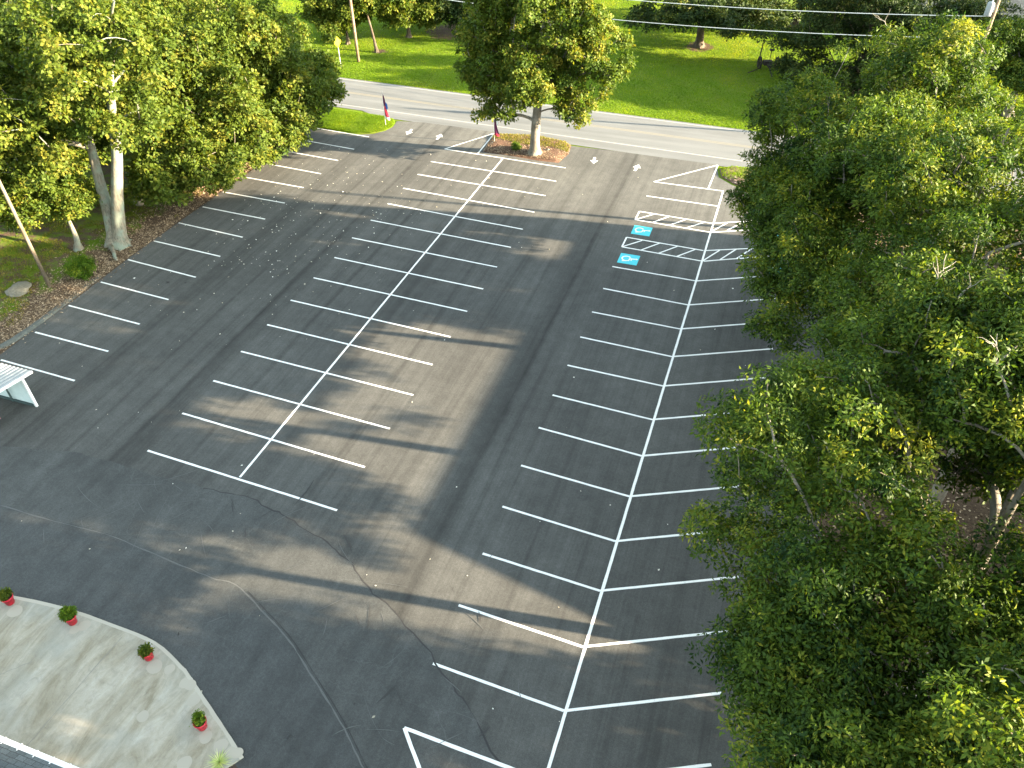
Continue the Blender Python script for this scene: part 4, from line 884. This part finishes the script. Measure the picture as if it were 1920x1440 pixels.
# ---- building below the viewer: eave with gutter
root = empty('near_building', (-10, -57, 0)); tag(root, 'building with a dark shingled roof and white gutter in the bottom left corner', 'building')
ez = 4.0; y0 = 4.28; x1 = 10.6
MB().box((0, -1.5, 1.9), (20.4, 10.6, 3.8)).build('wall', M_WALLW, root)
mesh_obj('roof', [(-14, y0, ez), (x1, y0, ez), (x1, -4, ez+3.0), (-14, -4, ez+3.0), (-14, y0, ez-.12), (x1, y0, ez-.12), (x1, -4, ez+2.8), (-14, -4, ez+2.8)], [(0, 1, 2, 3), (7, 6, 5, 4), (0, 4, 5, 1), (1, 5, 6, 2)], M_SHING, root)
gt = MB(); prof = [(0, 0), (0, -.11), (.13, -.11), (.15, 0), (.135, 0), (.12, -.095), (.012, -.095), (.012, 0)]; n = len(prof)
V = [(x, y0+.005+a, ez-.01+b) for x in (-14, x1) for a, b in prof]; gt.add(V, [(i, (i+1) % n, n+(i+1) % n, n+i) for i in range(n)])
gt.build('gutter', M_TRIM, root)
for x in np.arange(5.0, x1, .62): MB().box((x, y0+.04, ez+.012), (.03, .26, .012)).build('gutter_hanger', M_TRIM, root)
# ---- hall beyond the right hand trees, whose roof shades the lot
hx, hy = 44.0, -22.4
root = empty('brick_hall', (hx, hy, 0)); tag(root, 'long brick hall beyond the oaks on the right, outside the picture', 'building')
W2, L2, ze, zr = 5.6, 16.2, 5.0, 10.6
MB().box((0, 0, ze/2), (2*W2, 2*L2, ze)).build('wall', M_BRICK, root)
a, b = W2+.5, L2+.5
mesh_obj('roof', [(-a, -b, ze), (a, -b, ze), (a, b, ze), (-a, b, ze), (0, -b+5.6, zr), (0, b-.2, zr)], [(0, 1, 4), (1, 2, 5, 4), (2, 3, 5), (3, 0, 4, 5), (0, 3, 2, 1)], M_SHING2, root)
for y in np.arange(-12, 13, 4):
    w_ = MB().box((-W2-.02, y, 2.2), (.1, 1.3, 2.2)).build('window', M_TRIM, root); MB().box((-W2-.075, y, 2.2), (.02, 1.1, 2.0)).build('pane', M_GLASS, w_)
root = empty('bell_tower', (41.5, -5.4, 0)); tag(root, 'square bell tower with a pointed spire at the end of the brick hall', 'tower')
MB().box((0, 0, 4.9), (3.0, 2.8, 9.8)).build('wall', M_BRICK, root)
mesh_obj('spire', [(-1.6, -1.5, 9.8), (1.6, -1.5, 9.8), (1.6, 1.5, 9.8), (-1.6, 1.5, 9.8), (0, .2, 17.5)], [(0, 1, 4), (1, 2, 4), (2, 3, 4), (3, 0, 4), (3, 2, 1, 0)], M_SHING2, root)
for k_, (yy_, lab_) in enumerate(((-42.6, 'thick evergreen at the near end of the brick hall, outside the picture'), (-50.5, 'second thick evergreen from the brick hall, outside the picture'), (-57.5, 'third thick evergreen from the brick hall, outside the picture'))):
    oak('screen_tree', lab_, 41.0+k_*.6, yy_, 4.4, 4.6, 13.0, 95+k_, n=(210, 110, 110)[k_], per=(170, 120, 120)[k_], m=M_CEDAR, mb_=M_BARK_D, lsize=.32, r0=.4, asp=.45, gap=.12, flat=.7, crad=.95, group='evergreens beyond the right hand oaks', extra=[(-1, 2.4, 6.0, 2.8, 2.4, 2.2), (0, -1, 5.6, 3, 3, 2.2)] if k_ == 0 else ())
oak('screen_tree', 'tall tree across the road beyond the right edge, outside the picture', 54.0, 25.0, 6.4, 4.0, 21.0, 98, n=240, per=150, m=M_CEDAR, mb_=M_BARK_D, lsize=.34, r0=.5, asp=.45, gap=.1, flat=.7, group='evergreens beyond the right hand oaks')
# ---- house at the top right
hq = G(1830, 47, 3.0)
root = empty('house', (hq[0]+3, hq[1]+5, 0)); tag(root, 'house with a dark grey shingled roof at the top right corner', 'house')
MB().box((0, 0, 1.5), (17, 9, 3.0)).build('wall', M_WALLW, root)
mesh_obj('roof', [(-9, -5.1, 2.95), (9, -5.1, 2.95), (9, 0, 6.2), (-9, 0, 6.2), (9, 5.1, 2.95), (-9, 5.1, 2.95)], [(0, 1, 2, 3), (3, 2, 4, 5), (0, 3, 5), (1, 4, 2), (0, 5, 4, 1)], M_SHING, root)
for x in (-5.5, -2.5, 1.5, 5.0):
    w_ = MB().box((x, -4.52, 1.5), (1.2, .1, 1.3)).build('window', M_TRIM, root); MB().box((x, -4.58, 1.5), (1.0, .02, 1.1)).build('pane', M_GLASS, w_)

wire((-28.6, 18.1, 9.6), (tp[0], tp[1], 10.2), 1.05, 'upper power line crossing the top right of the picture')
wire((-28.6, 18.1, 7.8), (tp[0], tp[1], 8.6), 1.1, 'lower power line crossing the picture in front of the far trees')
wire((-28.6, 18.1, 9.6), (-70, 40, 9.0), .8, 'short run of line at the top left beyond the wooden pole')

# ------------------------------------------------------------------ light
EL, AZ = R(14.5), math.atan2(1, .125)      # AZ from +Y towards +X
sc = bpy.context.scene
w = bpy.data.worlds.new('World'); sc.world = w; w.use_nodes = True; nt = w.node_tree
sky = nt.nodes.new('ShaderNodeTexSky'); sky.sky_type = 'NISHITA'; sky.sun_disc = False; sky.sun_elevation = EL; sky.sun_rotation = AZ
sky.air_density = 1.0; sky.dust_density = 1.5; sky.ozone_density = 1.0
bg = nt.nodes['Background']; bg.inputs[1].default_value = .094; hs = nt.nodes.new('ShaderNodeHueSaturation'); hs.inputs['Saturation'].default_value = .45; nt.links.new(sky.outputs[0], hs.inputs['Color']); tn = nt.nodes.new('ShaderNodeMix'); tn.data_type = 'RGBA'; tn.blend_type = 'MULTIPLY'; tn.inputs[0].default_value = 1; tn.inputs[7].default_value = (.95, 1.045, 1.0, 1); nt.links.new(hs.outputs[0], tn.inputs[6]); nt.links.new(tn.outputs[2], bg.inputs[0])
sl = bpy.data.lights.new('sun', 'SUN'); sl.energy = 5.0; sl.angle = R(.5); sl.color = (1.0, .80, .55)
so = bpy.data.objects.new('sun', sl); C.objects.link(so)
d = Vector((-math.sin(AZ)*math.cos(EL), -math.cos(AZ)*math.cos(EL), -math.sin(EL))); so.rotation_euler = d.to_track_quat('-Z', 'Y').to_euler()
# ------------------------------------------------------------------ camera
cd = bpy.data.cameras.new('camera'); cam = bpy.data.objects.new('camera', cd); C.objects.link(cam); sc.camera = cam
cd.sensor_width = 36; cd.sensor_fit = 'HORIZONTAL'; cd.lens = F/1920*36; cd.clip_end = 3000
cam.matrix_world = Matrix(((CR[0][0], CR[1][0], -CR[2][0], CAM[0]), (CR[0][1], CR[1][1], -CR[2][1], CAM[1]), (CR[0][2], CR[1][2], -CR[2][2], CAM[2]), (0, 0, 0, 1)))
sc.view_settings.view_transform = 'Standard'; sc.view_settings.look = 'None'; sc.view_settings.exposure = 3.3; sc.view_settings.gamma = 1
sc.render.resolution_x = 1024; sc.render.resolution_y = 768
